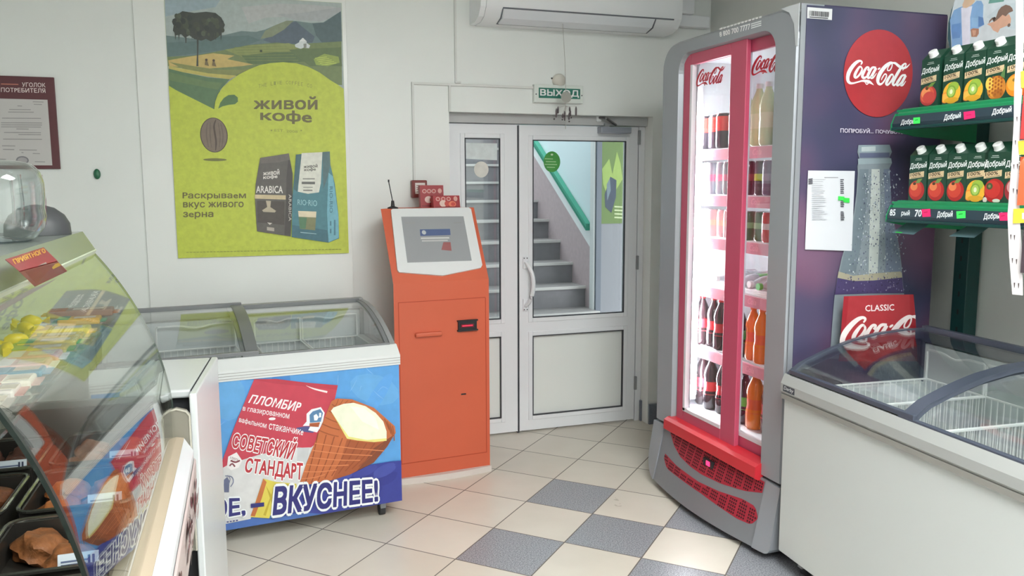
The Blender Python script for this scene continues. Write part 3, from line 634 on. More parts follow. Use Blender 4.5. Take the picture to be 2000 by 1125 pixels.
A.poly(c6([(1150,380),(1185,360),(1190,345),(1218,320),(1250,350),(1250,365),(1280,385),(1270,410),(1225,405),(1200,415),(1155,400)]), (196, 202, 202)); A.poly(c6([(1190,350),(1218,322),(1245,352)]), (214, 218, 218)); A.poly(c6([(1222,372),(1248,370),(1248,405),(1226,405)]), (130, 134, 128))
for x, y in ((403, 520), (465, 525)): A.poly(c6([(x-14, y+30), (x-8, y-4), (x+8, y-4), (x+22, y+40)]), (112, 98, 70)); c = A.px(310+x*.231, (y-12)*.231); A.ell(c[0], c[1], .006, .006, (72, 60, 50), 10)
c = A.px(310+865*.231, 433*.231); A.ell(c[0], c[1], .006, .006, (60, 70, 56), 8)
lime = (177, 187, 72)
circ = [(470,925),(478,860),(500,800),(540,740),(600,685),(680,630),(760,590),(850,553),(940,535),(1050,527),(1160,536),(1260,565),(1360,615),(1450,680),(1520,722),(1562,750)]
A.poly([(.0005, .0005), (Wd-.0005, .0005)]+clampw(c6([(1562, 752)]+circ[::-1][1:]+[(380, 880), (250, 815), (150, 765), (70, 725)])), lime)
A.poly(c6([(503,920),(520,870),(550,830),(590,805),(640,802),(668,825),(670,860),(645,882),(590,888),(540,900)]), (82, 112, 72))
# bean
b0 = A.px(418, 264); bt = A.px(418, 230); bb = A.px(418, 298); rv = (bt[1]-bb[1])/2
A.ell(b0[0], b0[1], .064, rv, (70, 60, 52), 36); A.ell(b0[0], b0[1], .060, rv*.965, (118, 104, 92), 36)
A.stroke([(b0[0]+.012, bt[1]-.01, .004), (b0[0]+.002, b0[1]+.04, .008), (b0[0]+.008, b0[1]-.03, .008), (b0[0]+.004, bb[1]+.01, .004)], (78, 66, 58))
for k in (-.035, -.018, .028, .042): A.stroke([(b0[0]+k*.8, b0[1]+rv*.7, .003), (b0[0]+k, b0[1], .006), (b0[0]+k*.8, b0[1]-rv*.7, .003)], (104, 90, 80))
c = A.px(420, 312); A.ell(c[0], c[1], .055, .007, (112, 112, 62), 20)
ol = (104, 98, 62)
A.text('живой', A.P([(496, 191), (619, 189), (619, 214), (496, 213)]), ol, .03)
A.text('кофе', A.P([(509, 216), (608, 217), (608, 244), (509, 238)]), ol, .03)
arc = 'THE LIVE COFFEE CO'
for k, ch in enumerate(arc):
    if ch == ' ': continue
    f = k/(len(arc)-1); x = 505+f*100; y = 165-7*math.sin(math.pi*f)
    A.text(ch, A.P([(x, y), (x+4.2, y), (x+4.2, y+7), (x, y+7)]), (140, 146, 66))
A.text('EST. 2008', A.P([(536, 252), (581, 255), (581, 260), (536, 257)]), (140, 146, 66)); 
for x in (530, 588): c = A.px(x, 255); A.ell(c[0], c[1], .004, .004, (140, 146, 66), 8)
A.text('Раскрываем', A.P([(357, 376), (480, 376), (480, 390), (357, 390.5)]), ol, .02)
A.text('вкус живого', A.P([(358, 395), (475.5, 394), (475.5, 408), (358, 408.5)]), ol, .02)
A.text('зерна', A.P([(358, 414), (416.5, 414), (416.5, 427), (358, 427.5)]), ol, .02)
for k in range(46): x = 364+k*6.6; A.poly(A.P([(x, 492-k*.14), (x+rnd.uniform(3, 6), 492-k*.14), (x+5, 493.2-k*.14), (x, 493.2-k*.14)]), (136, 142, 66))
# dark pack
A.poly(c7([(795,275),(1020,240),(1050,400),(1045,560),(1035,890),(770,850),(755,600),(760,480)]), (92, 88, 84)); A.poly(c7([(1020,240),(1050,400),(1048,600),(1035,888),(985,880),(1000,560),(1000,440)]), (74, 70, 68))
A.poly(c7([(795,275),(1020,240),(1030,290),(940,310),(800,320)]), (104, 98, 94))
A.text('живой', c7([(818,382),(945,362),(945,405),(818,412)]), (206, 202, 196), .03); A.text('кофе', c7([(820,415),(930,402),(930,438),(820,446)]), (206, 202, 196), .03)
A.text('ARABICA', c7([(764,495),(972,495),(972,552),(764,548)]), (214, 210, 204), .02)
A.poly(c7([(752,562),(995,568),(995,602),(752,594)]), (192, 176, 142))
A.poly(c7([(770,610),(985,615),(985,800),(775,780)]), (78, 72, 68)); A.poly(c7([(840,610),(880,612),(875,660),(920,690),(910,702),(820,698),(810,685),(850,660)]), (170, 160, 140)); A.poly(c7([(850,780),(890,785),(870,800)]), (190, 184, 176)); A.poly(c7([(848,815),(905,822),(905,850),(848,842)]), (168, 160, 150))
A.text('ARABICA', [A.px(310+1040*.2489, 240+560*.2489), A.px(310+1040*.2489, 240+770*.2489), A.px(310+1018*.2489, 240+770*.2489), A.px(310+1018*.2489, 240+560*.2489)], (190, 184, 176))
# blue pack
A.poly(c7([(1075,250),(1340,225),(1345,330),(1380,480),(1408,720),(1412,905),(1330,938),(1042,895),(1046,600),(1062,420)]), (76, 122, 132)); A.poly(c7([(1280,230),(1340,225),(1345,330),(1325,420),(1290,520),(1285,340)]), (84, 108, 112)); A.poly(c7([(1075,250),(1120,245),(1100,420),(1085,540),(1060,520),(1062,420)]), (70, 100, 106))
A.poly(c7([(1046,800),(1320,840),(1330,938),(1042,895)]), (66, 104, 116)); A.poly(c7([(1330,390),(1365,420),(1385,560),(1408,740),(1410,900),(1330,935),(1318,700)]), (112, 166, 180))
A.poly(c7([(1120,238),(1282,230),(1270,470),(1255,545),(1170,556),(1090,540),(1095,480)]), (206, 206, 196))
A.text('живой', c7([(1135,332),(1243,322),(1243,350),(1135,356)]), (92, 90, 84), .03); A.text('кофе', c7([(1140,358),(1230,350),(1230,378),(1140,384)]), (92, 90, 84), .03)
A.poly(c7([(1120,462),(1224,462),(1224,482),(1120,480)]), (98, 98, 94)); A.poly(c7([(1128,434),(1222,434),(1222,444),(1128,444)]), (140, 140, 132)); A.poly(c7([(1132,502),(1206,502),(1206,510),(1132,510)]), (150, 150, 142)); A.poly(c7([(1132,524),(1204,524),(1204,534),(1132,534)]), (120, 120, 114))
A.text('RIO·RIO', c7([(1088,600),(1240,608),(1240,655),(1088,642)]), (150, 190, 196))
A.poly(c7([(1092,690),(1235,695),(1225,842),(1105,830)]), (122, 124, 92)); A.poly(c7([(1092,690),(1235,695),(1232,742),(1096,735)]), (210, 198, 172)); A.poly(c7([(1100,740),(1160,742),(1150,830),(1106,828)]), (84, 120, 92)); A.poly(c7([(1110,855),(1235,868),(1235,872),(1110,860)]), (160, 190, 196))
A.text('RIO-RIO', [A.px(310+1362*.2489, 240+500*.2489), A.px(310+1362*.2489, 240+705*.2489), A.px(310+1338*.2489, 240+705*.2489), A.px(310+1338*.2489, 240+500*.2489)], (70, 110, 128), .01)
for y in (770, 830): A.poly(c7([(1340, y), (1352, y), (1352, y+35), (1340, y+35)]), (80, 122, 138)); A.poly(c7([(1372, y-10), (1384, y-10), (1384, y+50), (1372, y+50)]), (80, 122, 138))
A.build('artwork', t, PAINT)
# ---------------------------------------------------------------- chest freezers (front at local y = 0, length along local x)
frgrey = mat('freezer grey frame', (150, 152, 152), .4); frdark = mat('dark slate lid frame', (74, 80, 94), .35)
inner = mat('freezer liner', (206, 210, 212), .35)
lidglass = glass('freezer lid glass', (.955, .97, .965), .06, .8)
rubber = mat('caster rubber', (48, 48, 50), .6)
def freezer(name, lab, loc, rz, x0, x1, D, zb, zt, prof, split, rail, railm, framem, sidem, lidm, frontm):
    t = thing(name, lab, 'freezer', loc, rz); w = .045
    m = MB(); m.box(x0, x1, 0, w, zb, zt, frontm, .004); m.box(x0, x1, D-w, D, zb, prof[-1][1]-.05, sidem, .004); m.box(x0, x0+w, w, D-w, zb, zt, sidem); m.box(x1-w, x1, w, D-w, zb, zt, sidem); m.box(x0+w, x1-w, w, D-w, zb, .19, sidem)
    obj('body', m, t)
    m = MB(); e = .004
    m.box(x0+w, x1-w, w, w+e, .19, zt, inner); m.box(x0+w, x1-w, D-w-e, D-w, .19, prof[-1][1]-.05, inner); m.box(x0+w, x0+w+e, w, D-w, .19, zt, inner); m.box(x1-w-e, x1-w, w, D-w, .19, zt, inner); m.box(x0+w, x1-w, w, D-w, .19, .194, inner)
    obj('liner', m, t)
    obj('front_rail', MB().prism(rail, 'x', x0-.004, x1+.004, railm), t)
    # end cheeks, following the lid curve, and back rail
    ch = [(prof[0][0], zt-.001)]+list(prof)+[(D, prof[-1][1]), (D, zt-.001)]
    n = len(prof)
    for xa, xb in ((x0, x0+.022), (x1-.022, x1)):
        m = MB(); m.prism([(prof[i][0], prof[i][1]-.03) for i in range(n)][::-1]+list(prof), 'x', xa, xb, framem, True)
        m.box(xa, xb, D-.05, D, zt, prof[-1][1]-.046, framem); obj('lid_rail', m, t)
    for xa in (x0+.006, x1-.012): m = MB(); m.prism([(prof[0][0], zt-.002)]+[(p[0], p[1]-.03) for p in prof]+[(D-.05, zt-.002)], 'x', xa, xa+.006, glass('smoked side glass', (.72, .73, .76), .06, .8)); obj('side_window', m, t)
    obj('back_rail', MB().box(x0, x1, prof[-1][0]-.005, D, prof[-1][1]-.045, prof[-1][1]+.008, framem, .006), t)
    for i, (xa, xb, dz) in enumerate(((split-.045, x1-.024, -.004), (x0+.024, split+.02, .010)) if split > (x0+x1)/2-.2 else ()):
        pf = [(y, z+dz) for y, z in prof]
        l = obj('glass_lid', MB().strip(pf, 'x', xa, xb, lidglass, .004), t)
        m = MB()
        for a, b in ((xa, xa+(.045 if i == 0 else .018)), (xb-(.018 if i == 0 else .05), xb)): m.strip([(y, z+.003) for y, z in pf], 'x', a, b, lidm, .016)
        m.box(xa, xb, pf[0][0]-.006, pf[0][0]+.012, pf[0][1]-.006, pf[0][1]+.010, lidm, .002); m.box(xa, xb, pf[-1][0]-.02, pf[-1][0]+.004, pf[-1][1]-.006, pf[-1][1]+.012, lidm, .002)
        obj('lid_frame', m, l)
    for cx in (x0+.09, x1-.075):
        for cy in (.06, D-.09):
            m = MB(); m.box(cx-.012, cx+.012, cy-.025, cy+.025, zb-.035, zb, grey_plastic)
            c = obj('caster', m, t)
            obj('wheel', MB().lathe([(.016, -.014), (.026, -.012), (.026, .012), (.016, .014)], (cx, cy+.008, .026), rubber, 16, Matrix.Rotation(math.pi/2, 4, 'Y')), c)
    return t
def basket(lab, root, x0, x1, y0, y1, zr, z2, zb, group):
    M = Matrix.Translation(root.location) @ Matrix.Rotation(root.rotation_euler.z, 4, 'Z')
    c = M @ Vector(((x0+x1)/2, (y0+y1)/2, zb)); t = thing('wire_basket', lab, 'basket', c, root.rotation_euler.z, group)
    a, b = (x1-x0)/2, (y1-y0)/2; r = .0035; m = MB()
    for z in (0, z2-zb):
        m.tube([(-a, -b, z), (-a, b, z), (a, b, z), (a, -b, z), (-a, -b, z)], .0042 if z else r, white_wire, 5)
    H = zr-zb; P = [(-a, b, z2-zb), (-a, b, H-.004), (-a+.006, b, H)]+[(-a+2*a*k/12, b, H-.014*math.sin(math.pi*(k-3)/6)**2 if 3 <= k <= 9 else H) for k in range(1, 12)]+[(a-.006, b, H), (a, b, H-.004), (a, b, z2-zb)]
    m.tube(P, .0045, white_wire, 5)
    obj('rim', m, t)
    m = MB()
    nx = max(3, int((x1-x0)/.026)); ny = max(3, int((y1-y0)/.026))
    for i in range(nx+1):
        x = -a+2*a*i/nx
        for y in (-b, b): m.box(x-.0015, x+.0015, y-.0015, y+.0015, 0, z2-zb, white_wire)
        m.box(x-.0015, x+.0015, -b, b, -.0015, .0015, white_wire)
    for i in range(ny+1):
        y = -b+2*b*i/ny
        for x in (-a, a): m.box(x-.0015, x+.0015, y-.0015, y+.0015, 0, z2-zb, white_wire)
    obj('wire_grid', m, t); return t
# ice cream freezer on the left
RZ = math.radians(5.85)
PL = [(.055, .778), (.11, .806), (.17, .834), (.24, .860), (.32, .884), (.40, .899), (.48, .908), (.58, .908)]
ice = freezer('ice_cream_freezer', 'chest freezer with a blue ice cream advertisement on its front', (.69, 3.497, 0), RZ, -1.2, 0, .62, .075, .735, PL, -.60,
    [(-.006, .695), (-.006, .737), (.045, .776), (.062, .776), (.062, .735), (.001, .735), (.001, .695)], white_enamel, frgrey, mat('freezer side white', (214, 216, 216), .4), mat('grey lid frame', (120, 122, 124), .35), mat('freezer front', (70, 130, 190), .4))
m = MB()
for z in (.703, .714, .725): m.box(-1.203, .003, -.008, -.004, z, z+.0025, mat('rail groove', (178, 178, 176), .5))
obj('rail_groove', m, ice)
for i, (a, b, lab) in enumerate(((-.31, -.045, 'white wire basket at the terminal end of the ice cream freezer'), (-.53, -.32, 'white wire basket in the middle of the ice cream freezer'), (-.95, -.615, 'white wire basket under the far left lid of the ice cream freezer'))):
    basket(lab, ice, a, b, .07, .54, .845, .735, .34, 'wire baskets of the ice cream freezer')
ux = Vector((math.cos(RZ), math.sin(RZ), 0)); O = Vector((.69, 3.497, 0))-Vector((-math.sin(RZ), math.cos(RZ), 0))*.0005
A = Art(O, ux, (0, 0, 1), 1.15); LX, RXX, ZB, ZT = -1.199, -.001, .078, .694
def cl(uv): return [(min(max(u, LX), RXX), min(max(v, ZB), ZT)) for u, v in uv]
c5 = lambda p: A.P(p, (400, 690), .3289)
c2 = lambda p: A.P(p, (420, 720), .2133)
A.rect(LX, RXX, ZB, ZT, (86, 150, 208)); rnd = random.Random(4)
for k in range(26):
    u, v = rnd.uniform(-1.15, -.05), rnd.uniform(.3, .66); A.ell(u, v, rnd.uniform(.04, .12), rnd.uniform(.03, .07), rnd.choice(((98, 160, 212), (74, 138, 200), (90, 154, 214), (68, 130, 196))), 12, rnd.uniform(0, 3))
for k in range(40):
    u, v = rnd.uniform(-1.15, -.03), rnd.uniform(.28, .68); d = rnd.uniform(-.05, .05); A.stroke([(u, v, .0008), (u+d*.5, v+.02, .002), (u+d, v+.05*rnd.random(), .0006)], (134, 182, 220), 3)
# dark blue ground
A.poly(cl(c5([(60, 1040), (120, 1025), (280, 970), (400, 980), (520, 930), (620, 780), (820, 730), (980, 660), (1100, 640), (1170, 634), (1175, 890), (1150, 960), (700, 1000), (100, 1060), (-900, 1125), (-900, 900)])), (54, 62, 140))
A.poly(cl(c5([(-900, 1020), (100, 1015), (280, 965), (400, 985), (560, 940), (700, 960), (500, 985), (100, 1060), (-900, 1130)])), (70, 104, 170))
for k in range(16): 
    u, v = rnd.uniform(-.5, -.02), rnd.uniform(.12, .28); A.ell(u, v, rnd.uniform(.03, .07), .02, rnd.choice(((60, 68, 146), (50, 56, 132), (66, 76, 154))), 12, .3)
# wrapper
A.poly(cl(c5([(290, 112), (420, 150), (600, 172), (788, 188), (770, 270), (720, 400), (650, 540), (600, 660), (560, 770), (555, 800), (400, 790), (345, 760), (270, 980), (120, 1010), (-40, 1030), (-300, 1000), (-180, 900), (100, 660), (180, 420)])), (206, 206, 206))
A.poly(cl(c5([(290, 112), (420, 150), (600, 172), (788, 188), (770, 270), (720, 400), (650, 540), (630, 556), (500, 560), (320, 600), (150, 652), (100, 680), (105, 630), (180, 420)])), (188, 62, 80))
A.poly(cl(c5([(290, 112), (420, 150), (600, 172), (788, 188), (782, 215), (600, 196), (400, 176), (284, 140)])), (178, 54, 72))
A.stroke(c5([(600, 192)])[0:1][0:0]+[(*c5([(600, 190)])[0], .001), (*c5([(650, 210)])[0], .006), (*c5([(725, 228)])[0], .008)], (232, 214, 214))
A.poly(cl(c5([(548, 556), (620, 560), (600, 660), (545, 650)])), (190, 192, 194))
A.poly(cl(c5([(540, 440), (600, 430), (680, 440), (640, 470), (560, 460)])), (76, 78, 130))
# house badge
A.poly(c2([(835, 410), (880, 368), (965, 348), (1000, 400), (985, 480), (955, 545), (930, 580), (850, 560), (870, 520), (800, 520), (835, 480)]), (226, 228, 232)); A.poly(c2([(862, 420), (890, 388), (960, 366), (985, 402), (965, 482), (865, 492)]), (84, 124, 164))
A.poly(c2([(900, 425), (925, 410), (945, 440), (930, 470), (905, 470)]), (230, 232, 236)); A.poly(c2([(950, 400), (970, 400), (968, 440), (948, 445)]), (224, 228, 234)); A.poly(c2([(862, 496), (958, 486), (945, 530), (860, 525)]), (164, 84, 52))
wt = (236, 226, 228)
A.text('ПЛОМБИР', c2([(325, 232), (790, 304), (775, 392), (302, 308)]), wt, .025, .25)
A.text('в глазированном', c2([(255, 345), (680, 412), (672, 470), (248, 390)]), wt, .01); A.text('вафельном', c2([(222, 438), (472, 490), (462, 552), (214, 492)]), wt, .01); A.text('стаканчике', c2([(495, 496), (810, 558), (800, 606), (488, 550)]), wt, .01)
A.ell(*c2([(520, 455)])[0], .014, .006, wt, 14, -.1)
red = (178, 48, 58)
A.text('СОВЕТСКИЙ', c2([(178, 556), (760, 640), (700, 828), (150, 712)]), red, .035, .0, .085)
A.text('СТАНДАРТ', c2([(290, 815), (800, 862), (792, 1040), (262, 962)]), red, .035, .0, .085)
A.poly(c2([(118, 800), (195, 760), (246, 835), (215, 900), (145, 925), (106, 895)]), (226, 222, 222)); A.text('100%', c2([(140, 795), (215, 822), (212, 845), (136, 820)]), (110, 70, 80)); A.stroke([(*p, .007) for p in c2([(140, 835), (185, 850), (225, 835)])], (120, 56, 66)); A.stroke([(*p, .006) for p in c2([(130, 885), (155, 865), (180, 892)])], (120, 56, 66))
# little figure on the white wrapper foot
A.poly(c2([(80, 1010), (110, 985), (130, 1020), (125, 1125), (75, 1125)]), (96, 102, 130)); A.stroke([(*p, .004) for p in c2([(90, 975), (150, 985), (165, 1030), (140, 1075)])], (110, 116, 142)); A.stroke([(*p, .003) for p in c2([(110, 970), (135, 1000), (125, 1050)])], (120, 124, 148))
# yellow star
A.poly(cl(c5([(345, 740), (420, 760), (540, 770), (548, 800), (410, 800), (400, 930), (380, 975), (270, 968)])), (208, 194, 84)); A.poly(cl(c5([(345, 740), (300, 880), (270, 960), (295, 965), (335, 860), (365, 760)])), (186, 108, 60))
for q in ([(360, 780), (430, 900), (400, 905)], [(420, 765), (360, 960), (345, 955)], [(440, 770), (540, 775), (450, 800)]): A.poly(c5(q), (180, 160, 54))
# cone
A.poly(cl(c5([(780, 265), (870, 270), (1000, 320), (1060, 372), (1125, 430), (1130, 470), (1080, 545), (1000, 645), (860, 715), (750, 750), (660, 765), (552, 788), (570, 740), (600, 650), (660, 505), (720, 350), (750, 280)])), (186, 104, 62))
A.poly(cl(c5([(840, 510), (960, 525), (1080, 525), (1110, 500), (1080, 550), (1000, 645), (860, 715), (750, 750), (800, 640)])), (158, 84, 50)); A.poly(cl(c5([(1000, 560), (1120, 480), (1080, 548), (1000, 645), (900, 695), (960, 620)])), (122, 66, 44))
def lin(p, q, w, c): A.stroke([(*c5([p])[0], w), (*c5([((p[0]+q[0])/2+4, (p[1]+q[1])/2+6)])[0], w), (*c5([q])[0], w)], c, 3)
for k in range(9): lin((670+k*48, 470+min(k, 6)*10), (590+k*40, 780-k*14), .0045, (140, 72, 42))
for k in range(6): lin((650-k*16, 530+k*42), (1060-k*70, 575+k*28), .004, (204, 126, 82))
for k in range(5): lin((752-k*20, 300+k*38), (815-k*6, 330+k*40), .004, (150, 80, 46))
for k in range(4): lin((790+k*28, 268+k*4), (752+k*8, 330), .003, (150, 80, 46))
for k in range(4): lin((1062+k*16, 385+k*14), (1090+k*10, 450+k*22), .004, (150, 80, 46))
A.poly(cl(c5([(745, 338), (760, 318), (820, 296), (880, 290), (950, 310), (1010, 350), (1055, 400), (1075, 460), (1075, 515), (1000, 522), (900, 512), (840, 500), (800, 430), (770, 380)])), (226, 228, 204))
A.poly(cl(c5([(745, 338), (800, 420), (850, 490), (960, 510), (1075, 500), (1075, 515), (1000, 523), (900, 513), (840, 502), (800, 432)])), (222, 214, 130)); A.poly(cl(c5([(860, 310), (940, 320), (1010, 380), (1030, 450), (930, 400)])), (234, 234, 218))
# slogan
navy = (44, 44, 112); wh = (226, 230, 242)
A.text('ВКУСНЕЕ!', A.P([(538, 950), (735, 935), (736, 976), (533, 1003)]), navy, .05, .0, .115, wh)
A.text('–', A.P([(490, 983), (514, 981), (514, 987), (490, 989)]), navy, .0, .0, .5, wh) if False else A.poly(A.P([(489, 982), (515, 979), (515, 987), (489, 990)]), navy)
A.text('ОЕ,', A.P([(415, 973), (476, 971), (478, 1005), (412, 1018)]), navy, .045, .0, .10, wh)
for k in range(7): A.poly(A.P([(424+k*6, 1019-k), (428+k*6, 1018.6-k), (428+k*6, 1021-k), (424+k*6, 1021.5-k)]), (60, 60, 120))
A.build('front_advertisement', ice, printed('printed freezer film', .3, .05, 25))
# freezer under the shelves on the right
PR = [(.006, .766), (.025, .783), (.057, .805), (.10, .822), (.144, .839), (.20, .857), (.254, .873), (.367, .894), (.48, .903), (.60, .903)]
RR = math.radians(-94)
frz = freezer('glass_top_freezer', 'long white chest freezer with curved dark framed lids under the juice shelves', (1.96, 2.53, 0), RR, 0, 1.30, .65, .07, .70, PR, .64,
    [(-.006, .69), (-.014, .70), (-.014, .73), (.0, .765), (.03, .765), (.03, .70), (.002, .70), (.002, .69)], mat('pale grey rail', (172, 174, 172), .4), frdark, white_enamel, frdark, mat('shaded front enamel', (208, 212, 210), .35))  # white enamel on the front is darkened: its shade is put into the colour
obj('rail_trim', MB().box(-.002, 1.302, -.012, -.002, .672, .69, mat('taupe strip', (150, 148, 142), .5)), frz)
for a, b, lab in ((.085, .355, 'white wire basket at the cooler end of the long white freezer'), (.366, .66, 'white wire basket in the middle of the long white freezer'), (.67, .96, 'white wire basket at the near end of the long white freezer')):
    basket(lab, frz, a, b, .075, .56, .842, .728, .34, 'wire baskets of the long white freezer')
ux = Vector((math.cos(RR), math.sin(RR), 0)); A = Art(Vector((1.96, 2.53, 0))-Vector((-math.sin(RR), math.cos(RR), 0))*.0145, ux, (0, 0, 1), 1)
A.rect(.012, .085, .703, .727, (70, 76, 84)); A.text('Derby', [(.018, .723), (.078, .723), (.078, .706), (.018, .706)], (220, 224, 226), .01, .2); A.build('badge', frz)
# ---------------------------------------------------------------- drinks cooler (front faces -X)
silver = mat('silver plastic', (158, 162, 168), .32, .25)
silver_d = mat('darker silver plastic', (136, 139, 144), .35, .2)
redp = mat('red door frame', (196, 80, 108), .3); redb = mat('bright red ledge', (212, 46, 58), .35)
cool = thing('drinks_cooler', 'tall silver and red double door drinks cooler full of bottles', 'drinks cooler', (2.0, 2.57, 0))
cx, cy = 2.0, 2.57
wht = mat('cooler liner white', (232, 235, 238), .4)
m = MB(); m.box(.10, .68, .001, .04, .10, 2.118, mat('cooler side base', (60, 54, 84), .4)); m.box(.10, .68, .96, 1.0, .10, 2.118, silver); m.box(.10, .68, .04, .96, 2.05, 2.118, silver); m.box(.64, .68, .04, .96, .10, 2.05, silver); m.box(.10, .64, .04, .96, .10, .38, silver_d)
obj('cabinet', m, cool)
m = MB(); m.box(.10, .638, .041, .046, .381, 2.049, wht); m.box(.10, .638, .954, .959, .381, 2.049, wht); m.box(.10, .638, .046, .954, 2.044, 2.049, wht); m.box(.633, .639, .046, .954, .381, 2.049, wht); m.box(.10, .638, .046, .954, .381, .386, wht)
obj('liner', m, cool)
# front ring, outer and inner rounded rectangles (y, z)
def rrect(y0, y1, z0, z1, r_top, r_bot, n=8):
    P = []
    for (cy_, cz_, a0, r) in ((y1-r_top, z1-r_top, 0, r_top), (y0+r_top, z1-r_top, 90, r_top), (y0+r_bot, z0+r_bot, 180, r_bot), (y1-r_bot, z0+r_bot, 270, r_bot)):
        for k in range(n+1):
            a = math.radians(a0+90*k/n); P.append((cy_+r*math.cos(a), cz_+r*math.sin(a)))
    return P
def ring(mb, o, i, xo, xi, m):       # band between two outlines of equal length at depths xo (outer) and xi (inner)
    n = len(o); vs = [(xo, y, z) for y, z in o]+[(xi, y, z) for y, z in i]
    mb.add(vs, [(k, (k+1) % n, n+(k+1) % n, n+k) for k in range(n)], m, False)
o0 = rrect(.002, 1.0, .30, 2.12, .12, .004); o1 = rrect(.016, .985, .31, 2.106, .11, .004); i1 = rrect(.135, .845, .335, 2.056, .085, .004); i2 = rrect(.145, .832, .34, 2.046, .08, .004)
m = MB(); ring(m, [(y, z) for y, z in o0], o0, .13, .02, silver); ring(m, o0, o1, .02, -.005, silver); ring(m, o1, i1, -.005, -.005, silver); ring(m, i1, i2, -.005, .02, silver); ring(m, i2, i2, .02, .09, silver_d)
fr = obj('front_frame', m, cool)
# pale corner gusset at the near top corner, where frame meets side
m = MB(); P = [(.004, 2.118), (.11, 2.118), (.06, 2.095), (.03, 2.05), (.016, 1.97), (.004, 1.97)]
m.prism(P, 'x', -.0075, -.0052, mat('light corner cap', (206, 210, 214), .25)); obj('corner_cap', m, fr)
m = MB(); m.box(.0, .10, .0005, .0018, .31, 2.118, silver); obj('side_strip', m, cool)
# lower front: bows outwards towards the floor, rounded far corner
def interp(T, y):
    for (a, va), (b, vb) in zip(T, T[1:]):
        if a <= y <= b: return va+(vb-va)*(y-a)/(b-a)
    return T[0][1] if y < T[0][0] else T[-1][1]
def sx_(y, z): t = max(0, min(1, (.30-z)/.27)); return -.005-(.028+.070*math.sin(math.pi*min(1, max(0, y*.86+.07))))*t
def zlow(y):
    if y > .88: d = (y-.88)/.12; return .03+.115*(1-math.sqrt(max(0, 1-d*d)))
    if y < .03: d = (.03-y)/.03; return .03+.02*(1-math.sqrt(max(0, 1-d*d)))
    return .03
def loft(mb, ys, zt_, zb_, back, m, off=0.):
    K = 10; vs = []
    for y in ys:
        a, b = zt_(y), zb_(y); vs += [(sx_(y, a+(b-a)*k/K)+off, y, a+(b-a)*k/K) for k in range(K+1)]+[(back, y, b), (back, y, a)]
    n = K+3; fs = [(i*n+k, i*n+(k+1) % n, (i+1)*n+(k+1) % n, (i+1)*n+k) for i in range(len(ys)-1) for k in range(n)]
    mb.add(vs, fs+[list(range(n))[::-1], list(range((len(ys)-1)*n, len(ys)*n))], m, False); return mb
YS = [0, .008, .018, .03]+[.06+.82*i/20 for i in range(21)]+[.91, .935, .955, .972, .985, .995, 1.0]
low = obj('lower_panel', loft(MB(), YS, lambda y: .298, zlow, .12, silver_d), cool)
for a, b in ((-.0005, .088), (.895, 1.0005)):
    obj('corner_pad', loft(MB(), [a+(b-a)*i/10 for i in range(11)], lambda y: .2975, zlow, .05, silver, -.006), low)
obj('ledge', MB().prism([(.03, .362), (-.016, .352), (-.034, .342), (-.036, .296), (-.02, .286), (.0, .286)], 'y', .130, .862, redb), low)
# red perforated grille in two lobes following the bow
gred = mat('red grille', (176, 44, 62), .4); ghole = mat('grille hole', (58, 16, 26), .7)
U_LO = [(.1, .245), (.2, .218), (.35, .197), (.5, .188), (.6, .192), (.70, .205), (.78, .235), (.845, .285)]
L_HI = [(.095, .150), (.11, .172), (.13, .183), (.2, .185), (.35, .165), (.5, .155), (.7, .160), (.835, .177)]
L_LO = [(.095, .140), (.11, .118), (.13, .108), (.2, .103), (.46, .118), (.77, .122), (.80, .130), (.835, .155)]
def lobe(name, zlo, zhi, parent, y0, y1):
    m = MB(); K = 40; vs = []
    for i in range(K+1):
        y = y0+(y1-y0)*i/K; a, b = zlo(y), max(zlo(y)+.002, zhi(y)); vs += [(sx_(y, a+(b-a)*j/4)-.0012, y, a+(b-a)*j/4) for j in range(5)]
    m.add(vs, [(i*5+j, i*5+j+1, (i+1)*5+j+1, (i+1)*5+j) for i in range(K) for j in range(4)], gred, True)
    g = obj(name, m, parent); h = MB(); p = .0125; y = y0+.006; cnt = 0
    while y < y1-.008:
        z = .1; cnt += 1
        while z < .30:
            if all(zlo(q) < z-.0015 and z+.009 < zhi(q) for q in (y, y+.008)) and cnt % 5:
                P = [(y, z), (y+.0078, z), (y+.0078, z+.0076), (y, z+.0076)]
                h.add([(sx_(a, b)-.0026, a, b) for a, b in P], [(0, 1, 2, 3)], ghole)
            z += p
        y += p
    obj('hole_pattern', h, g); return g
lobe('grille', lambda y: interp(U_LO, y), lambda y: .2895, low, .10, .845); lobe('grille', lambda y: interp(L_LO, y), lambda y: interp(L_HI, y), low, .095, .835)
d = obj('display', MB().box(-.032, -.02, .435, .515, .225, .263, black, .003), low)
obj('display_digits', MB().box(-.0335, -.0321, .458, .487, .235, .256, mat('red digits', (235, 40, 90), .3, emit=1.2)), d)
for y in (.08, .92):
    for x in (.12, .58): obj('foot', MB().lathe([(.03, 0), (.03, .03)], (x, y, 0), black, 12), cool)
obj('plinth', MB().box(.06, .66, .03, .97, .03, .10, black), cool)
